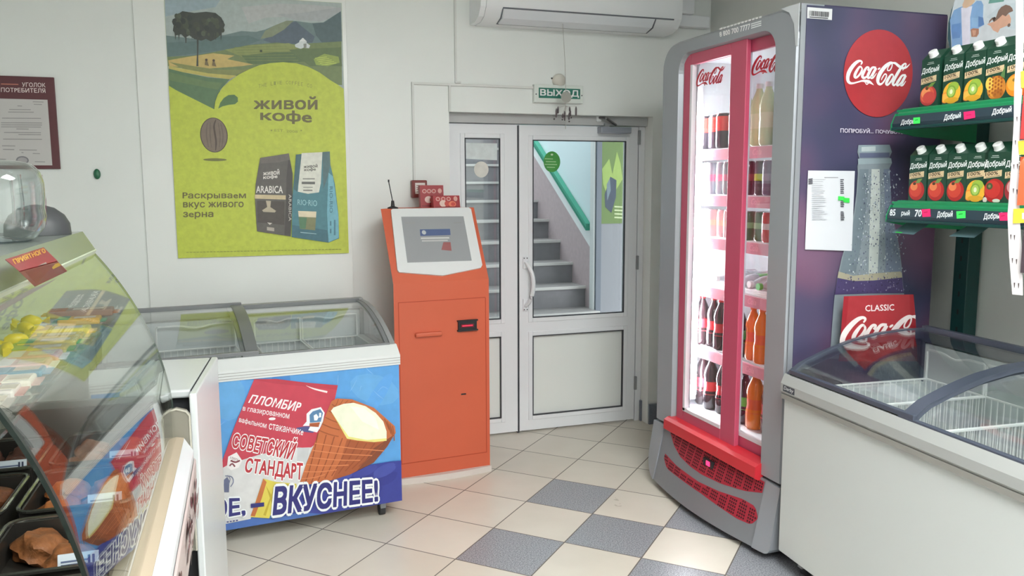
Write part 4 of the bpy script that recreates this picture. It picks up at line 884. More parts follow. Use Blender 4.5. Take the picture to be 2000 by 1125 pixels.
# sliding doors
doorglass = glass('cooler door glass', (.965, .975, .98), .05, .7)
def cdoor(lab, y0, y1, gy0, gy1, x, swy=None):
    f = MB(); z0, z1 = .345, 2.05
    for a, b, c, e in ((y0, gy0, z0, z1), (gy1, y1, z0, z1), (gy0, gy1, z0, .408), (gy0, gy1, 2.0, z1)): f.box(x, x+.022, a, b, c, e, redp, .003)
    d = obj('sliding_door', f, cool, lab)
    obj('door_glass', MB().box(x+.009, x+.013, gy0, gy1, .408, 2.0, doorglass), d)
    e = MB(); al = mat('white edge strip', (226, 222, 228), .3)
    e.box(x-.002, x+.02, gy1-.016, gy1+.001, .408, 2.0, al); e.box(x-.002, x+.02, gy0, gy1, .404, .420, al); obj('edge_strip', e, d)
    return d
dl_ = cdoor('far sliding door', .345, .826, .455, .766, .012); dr_ = cdoor('near sliding door', .148, .44, .165, .385, .037)
obj('door_sill', MB().box(.0, .10, .12, .86, .332, .343, mat('silver sill', (176, 178, 184), .25, .5)), cool)
for nm, dd, x, q in (('logo', dl_, .0205, [(1362, 138), (1417, 125), (1415, 160), (1359, 172)]), ('logo', dr_, .0455, [(1470, 113), (1546, 93), (1544, 134), (1467, 151)])):
    A = Art((cx+x, cy, 1.8), (0, -1, 0), (0, 0, 1), 1.0); script_logo(A, A.P(q), (196, 48, 62), 1.1)
    A.build(nm, dd, label='red script lettering on the glass')
A = Art((cx-.0055, cy, 2.0), (0, -1, 0), (0, 0, 1), 1.3)
A.text('8 800 700 7777', A.P([(1405, 63), (1465, 46), (1465, 57), (1406, 72)]), (238, 240, 242), .03)
for k in range(3): A.poly(A.P([(1467, 46+k*4), (1487, 40+k*4), (1487, 42.2+k*4), (1467, 48.2+k*4)]), (214, 218, 222))
for k in range(12): A.poly(A.P([(1406+k*7, 55-k*2.05), (1411+k*7, 53.6-k*2.05), (1411+k*7, 57-k*2.05), (1406+k*7, 58.4-k*2.05)]), (226, 228, 232))
A.build('phone_lettering', fr)
# light tubes
tubem = emitter('cooler light tube', (.93, .96, 1), COOL_LIGHT)
for y, h in ((.865, 'far'),):
    tb = obj('light_tube', MB().lathe([(.015, .45), (.015, 1.84)], (.125, y, 0), tubem, 10), cool)
    obj('tube_reflector', MB().box(.105, .15, y+(.016 if h == 'far' else -.026), y+(.026 if h == 'far' else -.016), .42, 2.02, wht), tb)
# shelves
SH = [1.63, 1.42, 1.222, .99, .69]
ppink = mat('pinkish red price strip', (206, 128, 146), .35)
for k, z in enumerate(SH):
    m = MB()
    for x in range(17): m.box(.15+x*.028, .154+x*.028, .05, .95, z-.005, z, white_wire)
    m.box(.148, .156, .05, .95, z-.012, z, white_wire); m.box(.61, .618, .05, .95, z-.012, z, white_wire)
    s_ = obj('shelf', m, cool)
    obj('price_strip', MB().box(.138, .1475, .06, .94, z-.052, z-.004, ppink), s_)
    A = Art((cx+.1378, cy, z), (0, -1, 0), (0, 0, 1), 1.0)
    for j in range(5): A.text('Cola', [(-.12-.17*j, -.012), (-.06-.17*j, -.012), (-.06-.17*j, -.038), (-.12-.17*j, -.038)], (228, 150, 165), .02, .3)
    A.build('strip_print', s_)
m = MB()
for y in (.052, .944):
    for k in range(52): m.box(.155, .17, y, y+.004, .45+k*.03, .462+k*.03, grey_plastic)
obj('shelf_track', m, cool)
# printed side
def side_mat():
    m = bpy.data.materials.new('dark bokeh film'); m.use_nodes = True; nt = m.node_tree; L = nt.links.new; b = nt.nodes['Principled BSDF']; b.inputs['Roughness'].default_value = .3
    tc = nt.nodes.new('ShaderNodeTexCoord'); n = nt.nodes.new('ShaderNodeTexNoise'); n.inputs['Scale'].default_value = 3.1; n.inputs['Detail'].default_value = 1.0
    n2 = nt.nodes.new('ShaderNodeTexNoise'); n2.inputs['Scale'].default_value = 2.2; n2.inputs['Detail'].default_value = 0
    mp = nt.nodes.new('ShaderNodeMapping'); mp.inputs['Location'].default_value = (3.7, 0, 1.2); L(tc.outputs['Object'], mp.inputs[0]); L(mp.outputs[0], n2.inputs['Vector']); L(tc.outputs['Object'], n.inputs['Vector'])
    r = nt.nodes.new('ShaderNodeValToRGB'); e = r.color_ramp.elements; e[0].position = .3; e[1].position = .72
    e[0].color = rgb(64, 66, 90); e[1].color = rgb(108, 80, 98)
    for p, c in ((.44, (74, 72, 100)), (.54, (86, 76, 104)), (.62, (96, 76, 104))): q = e.new(p); q.color = rgb(*c)
    r2 = nt.nodes.new('ShaderNodeValToRGB'); r2.color_ramp.elements[0].position = .58; r2.color_ramp.elements[1].position = .75
    r2.color_ramp.elements[0].color = (0, 0, 0, 1); r2.color_ramp.elements[1].color = rgb(130, 78, 84)
    mx = nt.nodes.new('ShaderNodeMix'); mx.data_type = 'RGBA'; mx.blend_type = 'ADD'; mx.inputs[0].default_value = .5
    L(n.outputs[0], r.inputs[0]); L(n2.outputs[0], r2.inputs[0]); L(r.outputs[0], mx.inputs[6]); L(r2.outputs[0], mx.inputs[7]); L(mx.outputs[2], b.inputs['Base Color']); return m
pan = obj('side_film', MB().box(.022, .678, -.003, .0002, .105, 2.112, side_mat()), cool)
A = Art((2.0, 2.5668, 0), (1, 0, 0), (0, 0, 1), 1.2)
# brownish left edge glow and crimson patches printed on the film
for x, z, rx, rz_, c in ((2.06, 1.8, .03, .22, (104, 84, 92)), (2.06, 1.55, .035, .25, (116, 88, 96)), (2.09, 1.62, .05, .16, (98, 76, 98)), (2.08, .95, .05, .12, (112, 52, 100)), (2.14, .82, .07, .08, (128, 44, 84)), (2.5, 1.05, .06, .14, (92, 54, 70)), (2.42, 1.72, .09, .05, (104, 48, 84))):
    for j in range(6, 0, -1):
        f = j/6; base = (76, 70, 98); A.ell(x, z, rx*(.5+.6*f), rz_*(.5+.6*f), tuple(base[i]*f+c[i]*(1-f) for i in range(3)), 24)
cc = A.px(1715, 144); A.ell(cc[0], cc[1], .162, .161, (164, 52, 58), 56)
script_logo(A, A.P([(1651.6, 118), (1776, 118.5), (1776, 168.5), (1651.6, 168)]), (240, 228, 230), 1.0)
A.text('ПОПРОБУЙ... ПОЧУВСТВУЙ', A.P([(1640, 248.5), (1777, 254), (1777, 262), (1640, 259)]), (206, 200, 214), .02)
# glass bottle picture
def bt(p): return A.P(p, (1540, 260), .3911)
body_ = [(345,60),(500,58),(512,95),(500,120),(512,150),(500,175),(505,260),(510,360),(525,460),(548,560),(560,660),(568,760),(578,860),(582,960),(588,1060),(590,1125),(200,1125),(208,1040),(215,940),(225,820),(240,720),(262,620),(300,500),(322,400),(335,300),(342,200),(340,165),(350,130),(340,95)]
A.poly(bt(body_), (124, 134, 140))
for q, c in (([(345,60),(500,58),(512,95),(345,97)], (132, 146, 154)), ([(352,100),(500,98),(500,122),(350,124)], (92, 98, 122)), ([(342,128),(508,126),(512,150),(344,156)], (138, 152, 158)), ([(360,70),(430,66),(430,90),(360,92)], (168, 178, 180)), ([(350,180),(395,180),(392,300),(375,440),(350,600),(330,700),(250,700),(270,610),(310,490),(330,390),(342,280)], (108, 120, 128)),
    ([(410,180),(450,180),(452,320),(450,480),(440,700),(395,700),(400,480),(405,320)], (176, 182, 178)), ([(470,180),(500,178),(508,360),(525,470),(548,570),(558,690),(480,690),(478,400)], (112, 122, 140)),
    ([(245,690),(320,712),(420,700),(560,690),(562,720),(420,735),(320,740),(240,722)], (158, 152, 132)), ([(240,722),(320,738),(420,735),(563,720),(570,798),(400,800),(226,806)], (72, 62, 100))): A.poly(bt(q), c)
rnd = random.Random(8)
for k in range(620):
    y = rnd.uniform(190, 790); hw = 85+max(0, y-360)*.19; x = 440-max(0, y-360)*.08+rnd.uniform(-hw, hw)
    c = rnd.choice(((150, 160, 168), (96, 102, 120), (182, 188, 190), (84, 86, 108), (134, 140, 158))) if y < 720 else rnd.choice(((58, 50, 84), (104, 96, 132), (140, 134, 156), (48, 40, 70)))
    p = bt([(x, y)])[0]; A.ell(p[0], p[1], rnd.uniform(.001, .0035), rnd.uniform(.0015, .0045), c, 6)
A.poly(bt([(226,806),(400,800),(570,797),(580,900),(588,1060),(590,1125),(200,1125),(208,1040),(215,940)]), (160, 50, 56)); A.poly(bt([(226,806),(250,805),(238,940),(228,1125),(200,1125),(208,1040)]), (150, 36, 46)); A.poly(bt([(550,798),(570,797),(590,1125),(566,1125)]), (150, 36, 46))
A.text('CLASSIC', bt([(332,850),(474,845),(474,875),(332,880)]), (228, 214, 214), .015)
A.UMAX = bt([(577, 950)])[0][0]; script_logo(A, bt([(214,915),(690,880),(700,1060),(204,1075)]), (232, 214, 212), 1.0); A.UMAX = None
A.build('side_artwork', cool, printed('printed side film', .3, .04, 30))
# inventory sticker
sk = obj('inventory_sticker', MB().box(.022, .131, -.0048, -.0036, 2.065, 2.104, mat('sticker white', (214, 214, 216), .4)), cool)
A = Art((2.0, 2.5650, 2.0), (1, 0, 0), (0, 0, 1), 1.0); rnd = random.Random(2); x = .03
while x < .115: w_ = rnd.choice((.0012, .002, .003)); A.rect(x, x+w_, .074, .092, (40, 40, 44)); x += w_+rnd.choice((.0012, .002))
A.rect(.03, .112, .068, .071, (80, 80, 84)); A.build('barcode', sk)
# price list taped on the side
q0 = ony(1577, 333, 2.565); q1 = ony(1668, 334, 2.565); q2 = ony(1662, 490, 2.565); q3 = ony(1571, 487, 2.565)
t = thing('price_list', 'white printed price list taped to the dark side of the cooler', 'paper sheet', (q3.x, 2.566, q3.z))
m = MB().prism([(q.x-q3.x, q.z-q3.z) for q in (q3, q2, q1, q0)], 'y', -.0055, -.0042, mat('thin white paper', (216, 218, 224), .6)); obj('sheet', m, t)
A = Art((q3.x, 2.5602, q3.z), (1, 0, 0), (0, 0, 1), 1.05); rnd = random.Random(6)
A.poly(A.P([(1610, 346), (1637, 346), (1637, 347.6), (1610, 347.6)]), (150, 150, 156))
for k in range(22):
    y = 350+k*3.7; A.poly(A.P([(1585, y), (1585+rnd.uniform(8, 34), y+.3), (1609, y+1.5), (1585, y+1.2)]), (172, 174, 180))
    if k not in (8, 9, 15, 16): A.poly(A.P([(1641, y), (1641+rnd.uniform(3, 8), y), (1648, y+2.4), (1641, y+2.4)]), (90, 90, 98))
for k in range(3): A.poly(A.P([(1578, 349+k*4), (1586, 348+k*4), (1586, 351+k*4), (1578, 352+k*4)]), (100, 100, 108))
A.poly(A.P([(1636, 383), (1648, 384), (1648, 392), (1636, 391)]), (70, 220, 90)); A.poly(A.P([(1646, 386), (1658, 387), (1658, 396), (1646, 395)]), (60, 210, 80)); A.build('print', t)
# ---------------------------------------------------------------- drinks on the cooler shelves
def pm(n, c, r=.15): return mat(n, c, r, coat=.4)
capw = mat('white cap', (236, 236, 236), .4); capg = mat('green cap', (70, 190, 90), .4); capo = mat('orange cap', (240, 120, 40), .4); capk = mat('black cap', (40, 40, 44), .4); alu = mat('can rim', (190, 192, 195), .25, .8)
KIND = {
 'herb': ('pale green lemonade bottle with white cap', 'bottle', pm('pale green drink', (214, 228, 178)), capw, pm('pale herb label', (226, 234, 196), .4)),
 'cola': ('dark cola bottle with red label', 'bottle', pm('cola', (44, 30, 34)), pm('red cap', (200, 40, 44)), pm('cola red label', (196, 44, 54), .4)),
 'colag': ('dark cola bottle with bright green tag', 'bottle', pm('cola', (44, 30, 34)), capk, pm('bright green label', (90, 200, 80), .4)),
 'fanta': ('orange soda bottle with orange cap', 'bottle', pm('orange soda', (236, 132, 44)), capo, pm('orange soda label', (226, 96, 40), .4)),
 'peach': ('yellow orange soda bottle', 'bottle', pm('peach soda', (238, 160, 60)), capo, pm('amber label', (240, 150, 50), .4)),
 'clearw': ('clear bottle lying with white cap', 'bottle', pm('clear lying bottle', (200, 206, 212)), capw, pm('clear label', (190, 200, 206), .4)),
 'clearg': ('clear bottle lying with green cap', 'bottle', pm('clear lying bottle', (200, 206, 212)), capg, pm('green lying label', (90, 190, 100), .4)),
 'redblack': ('red and black soda can', 'can', pm('black red can', (50, 44, 52)), pm('can red top', (214, 66, 60))),
 'limedark': ('tall dark energy can with lime mark', 'can', pm('dark can', (76, 84, 88)), pm('lime mark', (190, 220, 60))),
 'violet': ('tall grey violet energy can', 'can', pm('violet can', (126, 122, 146)), pm('grey violet mark', (160, 150, 176))),
 'maroon': ('tall dark red energy can', 'can', pm('dark red can', (110, 50, 62)), pm('maroon mark', (170, 70, 84))),
 'greypink': ('tall grey can with pink band', 'can', pm('grey can', (150, 156, 162)), pm('pink band', (214, 130, 150))),
 'greencan': ('dark green soda can', 'can', pm('green can', (70, 116, 78)), pm('pale green mark', (130, 186, 130))),
 'redcan': ('bright red cola can', 'can', pm('red can', (206, 52, 54)), pm('white mark', (236, 220, 216))),
 'whitepink': ('pale pink patterned can', 'can', pm('pink can', (222, 190, 190)), pm('beige mark', (226, 206, 180)))}
DR_ = {}
def drink(kind, h, r):
    k = (kind, h, r)
    if k in DR_: return DR_[k]
    K = KIND[kind]; bm_ = []
    def mk(nm, mb): 
        o = obj(nm, mb); me = o.data; bpy.data.objects.remove(o); return me
    if K[1] == 'can':
        b = MB().lathe([(r*.8, 0), (r, .008), (r, h-.014), (r*.86, h-.002)], (0, 0, 0), K[2], 14); bm_.append(('body', mk('body', b)))
        b = MB().lathe([(r*.86, h-.003), (r*.88, h), (r*.7, h)], (0, 0, 0), alu, 14); bm_.append(('lid', mk('lid', b)))
        z0, z1 = (h*.5, h-.014) if kind == 'redblack' else (h*.42, h*.62)
        b = MB().lathe([(r+.0006, z0), (r+.0006, z1)], (0, 0, 0), K[3], 14, caps=False); bm_.append(('printed_band', mk('printed_band', b)))
    else:
        w = .9 if kind in ('cola', 'fanta', 'peach', 'colag') else 1.0
        b = MB().lathe([(r*.8, 0), (r, .01), (r, h*.3), (r*w*.94, h*.42), (r*w, h*.55), (r*.98, h*.63), (r*.85, h*.73), (r*.5, h*.85), (r*.36, h*.9), (r*.36, h*.94)], (0, 0, 0), K[2], 14); bm_.append(('body', mk('body', b)))
        b = MB().lathe([(r*.43, h*.925), (r*.43, h), (r*.38, h)], (0, 0, 0), K[3], 12); bm_.append(('cap', mk('cap', b)))
        b = MB().lathe([(r*1.01, h*.28), (r*w*.96, h*.42), (r*w*1.015, h*.52)], (0, 0, 0), K[4], 14, caps=False); bm_.append(('label', mk('label', b)))
    DR_[k] = bm_; return bm_
ORD = ['first', 'second', 'third', 'fourth', 'fifth', 'sixth', 'seventh', 'eighth', 'ninth', 'tenth', 'eleventh', 'twelfth']
def put(kind, h, r, x, y, z, shelf, i, lie=False):
    K = KIND[kind]; t = thing('drink_can' if K[1] == 'can' else 'drink_bottle', '%s on %s cooler shelf, %s from the near end' % (K[0], shelf, ORD[i]), K[1], (x, y, z), 0, 'drinks on the %s cooler shelf' % shelf)
    for nm, me in drink(kind, h, r):
        o = bpy.data.objects.new(nm, me); COL.objects.link(o); o.parent = t
    if lie: t.rotation_euler = (0, -math.pi/2, 0); t.location = (x+h*.92, y, z+r)
    return t
ROWS = [('top', SH[0], .0, [('redblack', .16, .034)]*4+[('herb', .265, .037)]*3+[('redblack', .16, .034)]*4, .082),
 ('second', SH[1], 0, [('violet', .148, .029)]*5+[('limedark', .148, .029)]*1+[('maroon', .148, .029)]+[('greypink', .148, .029)]*5, .074),
 ('third', SH[2], 0, [('redcan', .128, .031)]*5+[('greencan', .128, .031)]*2+[('whitepink', .128, .031)]*5, .072),
 ('fourth', SH[3], 0, [('clearg', .23, .036), ('clearw', .23, .036), ('clearw', .23, .036), ('clearg', .23, .036), ('clearg', .23, .036), ('clearw', .23, .036), ('clearg', .23, .036), ('clearw', .23, .036), ('clearw', .23, .036)], .083),
 ('fifth', SH[4], 0, [('cola', .245, .035)]*3+[('peach', .245, .035), ('fanta', .245, .035), ('fanta', .245, .035), ('colag', .235, .033)]+[('cola', .245, .035)]*4, .079),
 ('lowest', .386, 0, [('fanta', .262, .041)]*2+[('cola', .255, .036)]*2+[('fanta', .262, .041), ('colag', .24, .036)]+[('cola', .262, .039)]*4, .088)]
for nm, z, _, items, pitch in ROWS:
    for i, (kd, h, r) in enumerate(items):
        put(kd, h, r, cx+.155+r+(.012 if i % 2 else 0), cy+.098+r*.3+pitch*i, z+.001, nm, i, nm == 'fourth')
# ---------------------------------------------------------------- green juice shelving on the right wall
gsh = mat('green shelf metal', (26, 132, 84), .35); gdk = mat('dark green shelf metal', (18, 62, 60), .4); gfas = mat('dark teal price rail', (40, 58, 68), .35)
sx, sy0, sy1 = 2.30, .95, 2.42
t = shelf_t = thing('wall_shelving', 'green metal wall shelving carrying juice cartons beside the cooler', 'shelving', (2.74, 2.0, 0))
u0 = onx(1862, 560, 2.71); u1 = onx(1889, 560, 2.71)
for i, (ya, yb) in enumerate(((u1.y, u0.y), (u1.y-.95, u0.y-.95))):
    m = MB(); m.box(-.035, .03, ya-2, yb-2, .04, 2.5, gdk, .003); u = obj('upright', m, t)
    m = MB()
    for k in range(30): m.box(-.0356, -.034, (ya+yb)/2-2-.004, (ya+yb)/2-2+.004, .4+k*.07, .42+k*.07, black)
    obj('slots', m, u)
def fascia_px(x0, x1, y0, y1): return x0, x1, y0, y1
pink = mat('neon pink tag', (250, 46, 110), .5); lime_t = mat('neon green tag', (60, 236, 92), .5)
def shelf(zb, zt, tags, words):
    m = MB(); lx = sx-2.74
    m.box(lx+.015, -.04, sy0-2, sy1-2, zt-.012, zt-.004, gsh); s_ = obj('shelf', m, t)
    m = MB(); m.prism([(lx+.03, zt), (lx+.008, zt-.018), (lx+.008, zt-.03), (lx+.055, zt-.004), (lx+.055, zt)], 'y', sy0-2, sy1-2.012, gsh); obj('front_lip', m, s_)
    m = MB(); m.prism([(lx-.002, zb), (lx-.004, zb+.012), (lx+.008, zt-.026), (lx+.016, zt-.026), (lx+.016, zb)], 'y', sy0-2, sy1-2, gfas); m.box(lx-.008, lx+.02, sy0-2, sy1-2, zb-.010, zb, gdk, .002)
    r_ = obj('price_rail', m, s_)
    m = MB(); m.prism([(lx-.006, zb-.01), (lx-.006, zb+.012), (lx+.012, zt-.016), (-.04, zt-.02), (-.04, zb-.05), (lx+.10, zb-.03)], 'y', sy1-1.9995, sy1-1.995, gsh); obj('bracket', m, s_); m = MB(); m.prism([(lx+.02, zb-.03), (lx+.02, zb), (-.04, zb), (-.04, zb-.06)], 'y', sy0-1.4, sy0-1.39, gdk); obj('bracket', m, s_)
    A = Art((sx-.0045, 2.0, zb+.012), (0, -1, 0), Vector((.012, 0, zt-zb-.038)), 1.0)
    for w_, q in words: A.text(w_, A.P(q), (224, 230, 232), .03, .15)
    for c, q in tags:
        A.poly(A.P(q), (250, 40, 108) if c == 'p' else (66, 240, 96)); x0, y0 = q[0]; x1, y1 = q[1]
        A.poly(A.P([(x0+(x1-x0)*.25, y0+(q[3][1]-y0)*.35), (x0+(x1-x0)*.7, y0+(q[3][1]-y0)*.25), (x0+(x1-x0)*.7, y0+(q[3][1]-y0)*.4), (x0+(x1-x0)*.25, y0+(q[3][1]-y0)*.5)]), (190, 30, 80) if c == 'p' else (30, 150, 60))
    A.build('rail_print', r_); return s_
z_lo, z_hi = 1.342, 1.672
s1 = shelf(z_lo, z_lo+.068, [('p', [(1800, 409), (1817, 408), (1818, 423), (1802, 424)]), ('g', [(1868, 413), (1886, 412), (1886, 426), (1869, 427)]), ('p', [(1951, 416), (1968, 415), (1969, 431), (1953, 431)])],
    [('85', [(1738, 409), (1749, 409), (1749, 421), (1738, 421)]), ('рый', [(1760, 411), (1777, 411), (1777, 423), (1760, 423)]), ('70', [(1787, 410), (1800, 410), (1800, 423), (1787, 423)]), ('Добрый', [(1830, 413), (1861, 412), (1861, 426), (1830, 427)]), ('Добрый', [(1921, 417), (1958, 415), (1958, 429), (1921, 431)])])
s2 = shelf(z_hi, z_hi+.066, [('g', [(1784, 230), (1797, 229), (1797, 241), (1784, 242)]), ('p', [(1882, 219), (1904, 216), (1905, 230), (1883, 234)])],
    [('Добрый', [(1760, 234), (1792, 231), (1792, 243), (1759, 246)]), ('Добрый', [(1844, 224), (1877, 219), (1877, 232), (1843, 238)]), ('Добрый', [(1938, 213), (1976, 207), (1976, 221), (1937, 227)])])
for zz in (1.05, .72): 
    pass
m = MB()
for k in range(5): m.box(-.40, -.05, -.55+k*.012, -.546+k*.012, 1.335, 1.339, gdk)
obj('shelf_slats', m, s1)
for k, (q, tg) in enumerate((([(1762, 437), (1808, 438), (1797, 458), (1754, 454)], True), ([(1884, 441), (1927, 443), (1916, 464), (1867, 461)], False))):
    Y = 2.36 if k == 0 else 2.02
    P = [onx(x, y, sx+.05) for x, y in q]; 
    vs = [Vector((sx+.02+(.045 if i < 2 else 0), p.y, p.z)) for i, p in enumerate(P)]
    m = MB(); vs2 = [v+Vector((.003, 0, .002)) for v in vs]; off = Vector((-2.74, -2.0, 0))
    m.add([v+off for v in vs+vs2], [(0, 1, 2, 3), (7, 6, 5, 4), (0, 4, 5, 1), (1, 5, 6, 2), (2, 6, 7, 3), (3, 7, 4, 0)], mat('blue grey plastic flap', (116, 146, 154), .35)); f_ = obj('price_flap', m, s1)
    if tg:
        a_, b_, d_ = vs[3]+off, vs[2]+off, vs[0]+off
        P4 = [a_+(b_-a_)*u+(d_-a_)*v+Vector((-.0012, 0, -.0008)) for u, v in ((.12, .08), (.42, .08), (.42, .75), (.12, .75))]
        P5 = [p+Vector((-.0008, 0, -.0005)) for p in P4]
        obj('price_tag', MB().add(P4+P5, [(0, 1, 2, 3), (7, 6, 5, 4), (0, 4, 5, 1), (1, 5, 6, 2), (2, 6, 7, 3), (3, 7, 4, 0)], lime_t), f_)
# ---------------------------------------------------------------- juice cartons
cgreen = mat('dark green carton', (30, 68, 52), .35); capc = mat('carton cap white', (230, 232, 230), .35)
JU = {'peach': 'peach', 'multi': 'kiwi and orange', 'pine': 'pineapple', 'orange': 'orange', 'apple': 'red apple', 'tomato': 'tomato', 'cherry': 'red fruit'}
def carton_mesh(kind):
    w, d, h = .078, .066, .182
    b = MB(); b.prism([(0, 0), (0, h-.022), (d*.55, h+.012), (d, h+.012), (d, 0)], 'y', -w/2, w/2, cgreen)
    c = MB(); M = Matrix.Translation((.016, 0, h-.012)) @ Matrix.Rotation(-.62, 4, 'Y'); c.lathe([(.0165, 0), (.0165, .004), (.0148, .005), (.0148, .020), (.0125, .022)], (0, 0, 0), capc, 16, M)
    A = Art((0, 0, 0), (0, -1, 0), (0, 0, 1), 1.08); W2 = w/2-.001
    A.text('Добрый', [(-W2, .132), (W2*.98, .137), (W2*.98, .112), (-W2, .108)], (232, 236, 234), .02, .12)
    for k in range(2): A.rect(-.012-.004*k, .012+.002*k, .148-.005*k, .1495-.005*k, (196, 208, 200))
    A.poly([(-W2, .084), (W2*.55, .092), (W2*.6, .112-.012), (-W2, .104-.010)][::1], (214, 190, 150)) if False else A.poly([(-W2, .076), (W2*.72, .084), (W2*.72, .104), (-W2, .096)], (214, 190, 150))
    A.text('100%', [(-W2*.85, .0955), (W2*.35, .1005), (W2*.35, .0895), (-W2*.85, .0845)], (80, 62, 48), .03); A.poly([(-W2*.8, .079), (W2*.55, .0855), (W2*.55, .0875), (-W2*.8, .081)], (130, 106, 84))
    def blobs(L):
        for u, v, r1, r2, cc in L: 
            n = 26; pts = [(min(max(u+r1*math.cos(2*math.pi*i/n), -W2), W2), max(v+r2*math.sin(2*math.pi*i/n), .001)) for i in range(n)]; A.poly(pts, cc)
    if kind == 'peach': blobs([(-.004, .036, .036, .034, (178, 60, 58)), (-.008, .040, .030, .028, (208, 92, 66)), (-.014, .046, .02, .018, (232, 146, 92)), (.0, .030, .026, .02, (196, 74, 66)), (-.010, .062, .007, .006, (96, 66, 36))]); A.poly([(-.01, .064), (.012, .066), (.026, .08), (.008, .078)], (104, 138, 62))
    elif kind == 'multi': blobs([(.0, .036, .036, .036, (232, 176, 54)), (-.026, .022, .018, .018, (238, 140, 50)), (-.026, .022, .014, .014, (246, 176, 76)), (.006, .056, .022, .016, (150, 180, 66)), (-.002, .040, .019, .021, (122, 160, 58)), (-.002, .040, .014, .016, (168, 196, 96)), (-.002, .040, .006, .008, (226, 230, 190)), (.0, .012, .03, .009, (214, 158, 44))])
    elif kind == 'pine': blobs([(.004, .034, .034, .038, (196, 124, 46)), (.0, .036, .027, .03, (214, 146, 56)), (-.022, .05, .014, .02, (238, 196, 86)), (.012, .016, .02, .014, (176, 104, 40))]+[(-.02+.011*i, .014+.012*j+(i % 2)*.006, .0035, .004, (156, 86, 36)) for i in range(5) for j in range(5)]); A.poly([(.018, .07), (.034, .06), (.034, .10)], (84, 122, 70))
    elif kind == 'orange': blobs([(-.004, .036, .035, .035, (236, 134, 34)), (-.010, .042, .024, .023, (246, 160, 62)), (.018, .018, .018, .016, (224, 112, 30)), (-.012, .052, .005, .005, (140, 110, 40))]); A.poly([(.004, .066), (.03, .066), (.03, .086), (.012, .082)], (96, 128, 66))
    elif kind == 'apple': blobs([(-.002, .036, .035, .035, (176, 40, 40)), (-.006, .040, .027, .027, (200, 66, 50)), (-.014, .050, .016, .014, (226, 128, 80)), (-.012, .060, .007, .005, (84, 52, 36))]); A.poly([(-.008, .062), (.01, .062), (.022, .078), (.002, .076)], (112, 140, 72))
    elif kind == 'tomato': blobs([(.004, .038, .038, .038, (172, 36, 36)), (-.002, .042, .028, .028, (196, 52, 46)), (-.014, .052, .012, .011, (74, 82, 48)), (-.014, .052, .005, .005, (130, 130, 84)), (-.028, .008, .008, .009, (206, 200, 190)), (.014, .006, .014, .006, (200, 206, 190))])
    else: blobs([(-.004, .04, .032, .036, (150, 46, 52)), (-.01, .05, .018, .02, (206, 150, 150)), (.006, .022, .022, .02, (172, 60, 60))])
    return b, c, A
CART = {}
def carton(kind, lab, x, y, z, rz, front=True):
    t = thing('juice_carton', lab, 'juice carton', (x, y, z), rz, 'juice cartons on the green shelves')
    if kind not in CART:
        b, c, A = carton_mesh(kind); o1 = obj('carton_body', b, t); o2 = obj('cap', c, t); o3 = A.build('printed_front', None); o3.parent = t; CART[kind] = (o1.data, o2.data, o3.data)
    else:
        for nm, me in zip(('carton_body', 'cap', 'printed_front'), CART[kind]):
            o = bpy.data.objects.new(nm, me); COL.objects.link(o); o.parent = t
    return t
rzc = 0
for row, zz, xs, kinds, yref in (('upper', z_hi+.0665, [1797, 1840, 1881, 1922, 1963, 2004, 2046, 2090], ['peach', 'multi', 'multi', 'pine', 'orange', 'orange', 'apple', 'multi'], 200), ('lower', z_lo+.0685, [1774, 1811, 1848, 1886, 1919, 1960, 2000, 2042], ['apple', 'apple', 'apple', 'multi', 'tomato', 'cherry', 'orange', 'pine'], 385)):
    for i, (px_, kd) in enumerate(zip(xs, kinds)):
        p = onx(px_, yref, sx+.035); y = p.y-.037
        carton(kd, '%s juice carton, %s from the cooler on the %s green shelf' % (JU[kd], ORD[i], row), sx+.036, y, zz, rzc)
        carton(kd, '%s juice carton standing behind the %s carton of the %s green shelf' % (JU[kd], ORD[i], row), sx+.116, y+.004, zz, rzc)
# ---------------------------------------------------------------- people header board on top of the shelving
HX = 2.56
t = thing('header_board', 'curved photo header board showing two people above the top juice shelf', 'advertising board', (HX, 2.2, 1.94))
hp = [(1866, 150), (1851, 75), (1852, 45), (1858, 20), (1866, 0), (1872, -20), (2060, -55), (2080, 30), (2080, 128)]
H = Art((HX, 2.2, 1.94), (0, -1, 0), (0, 0, 1), 1.1)
uv = H.P(hp); M = inv(t)
vs = [M @ (H.O+H.ux*a+H.uv*b+H.n*h) for h in (-.006, 0) for a, b in uv]; k = len(uv)
obj('board', MB().add(vs, [list(range(k))[::-1], list(range(k, 2*k))]+[(i, (i+1) % k, k+(i+1) % k, k+i) for i in range(k)], mat('header board edge', (60, 96, 104), .4)), t)
ch = lambda p: H.P(p, (1840, 0), .08)
H.poly(ch([(330, -60), (260, 200), (215, 400), (200, 600), (260, 1750), (2900, 1500), (2900, -400), (400, -160)]), (206, 216, 222))
H.poly(ch([(1130, 90), (1500, 40), (1560, -80), (1180, -80)]), (110, 160, 150)); H.poly(ch([(1080, 420), (1300, 250), (1500, 90), (2400, 60), (2400, 700), (1700, 700)]), (196, 208, 214))
H.poly(ch([(290, 250), (430, 180), (520, 150), (760, 100), (850, 20), (960, 20), (1010, 120), (1000, 420), (1030, 600), (900, 680), (880, 720), (690, 760), (680, 900), (500, 950), (500, 1700), (270, 1700), (215, 700), (190, 500)]), (134, 172, 214))
H.poly(ch([(240, 600), (460, 560), (470, 800), (440, 920), (260, 950), (225, 760)]), (108, 148, 202)); H.poly(ch([(890, 400), (1005, 430), (1030, 600), (890, 660)]), (98, 134, 186)); H.poly(ch([(720, 430), (880, 440), (870, 660), (720, 660)]), (146, 184, 220))
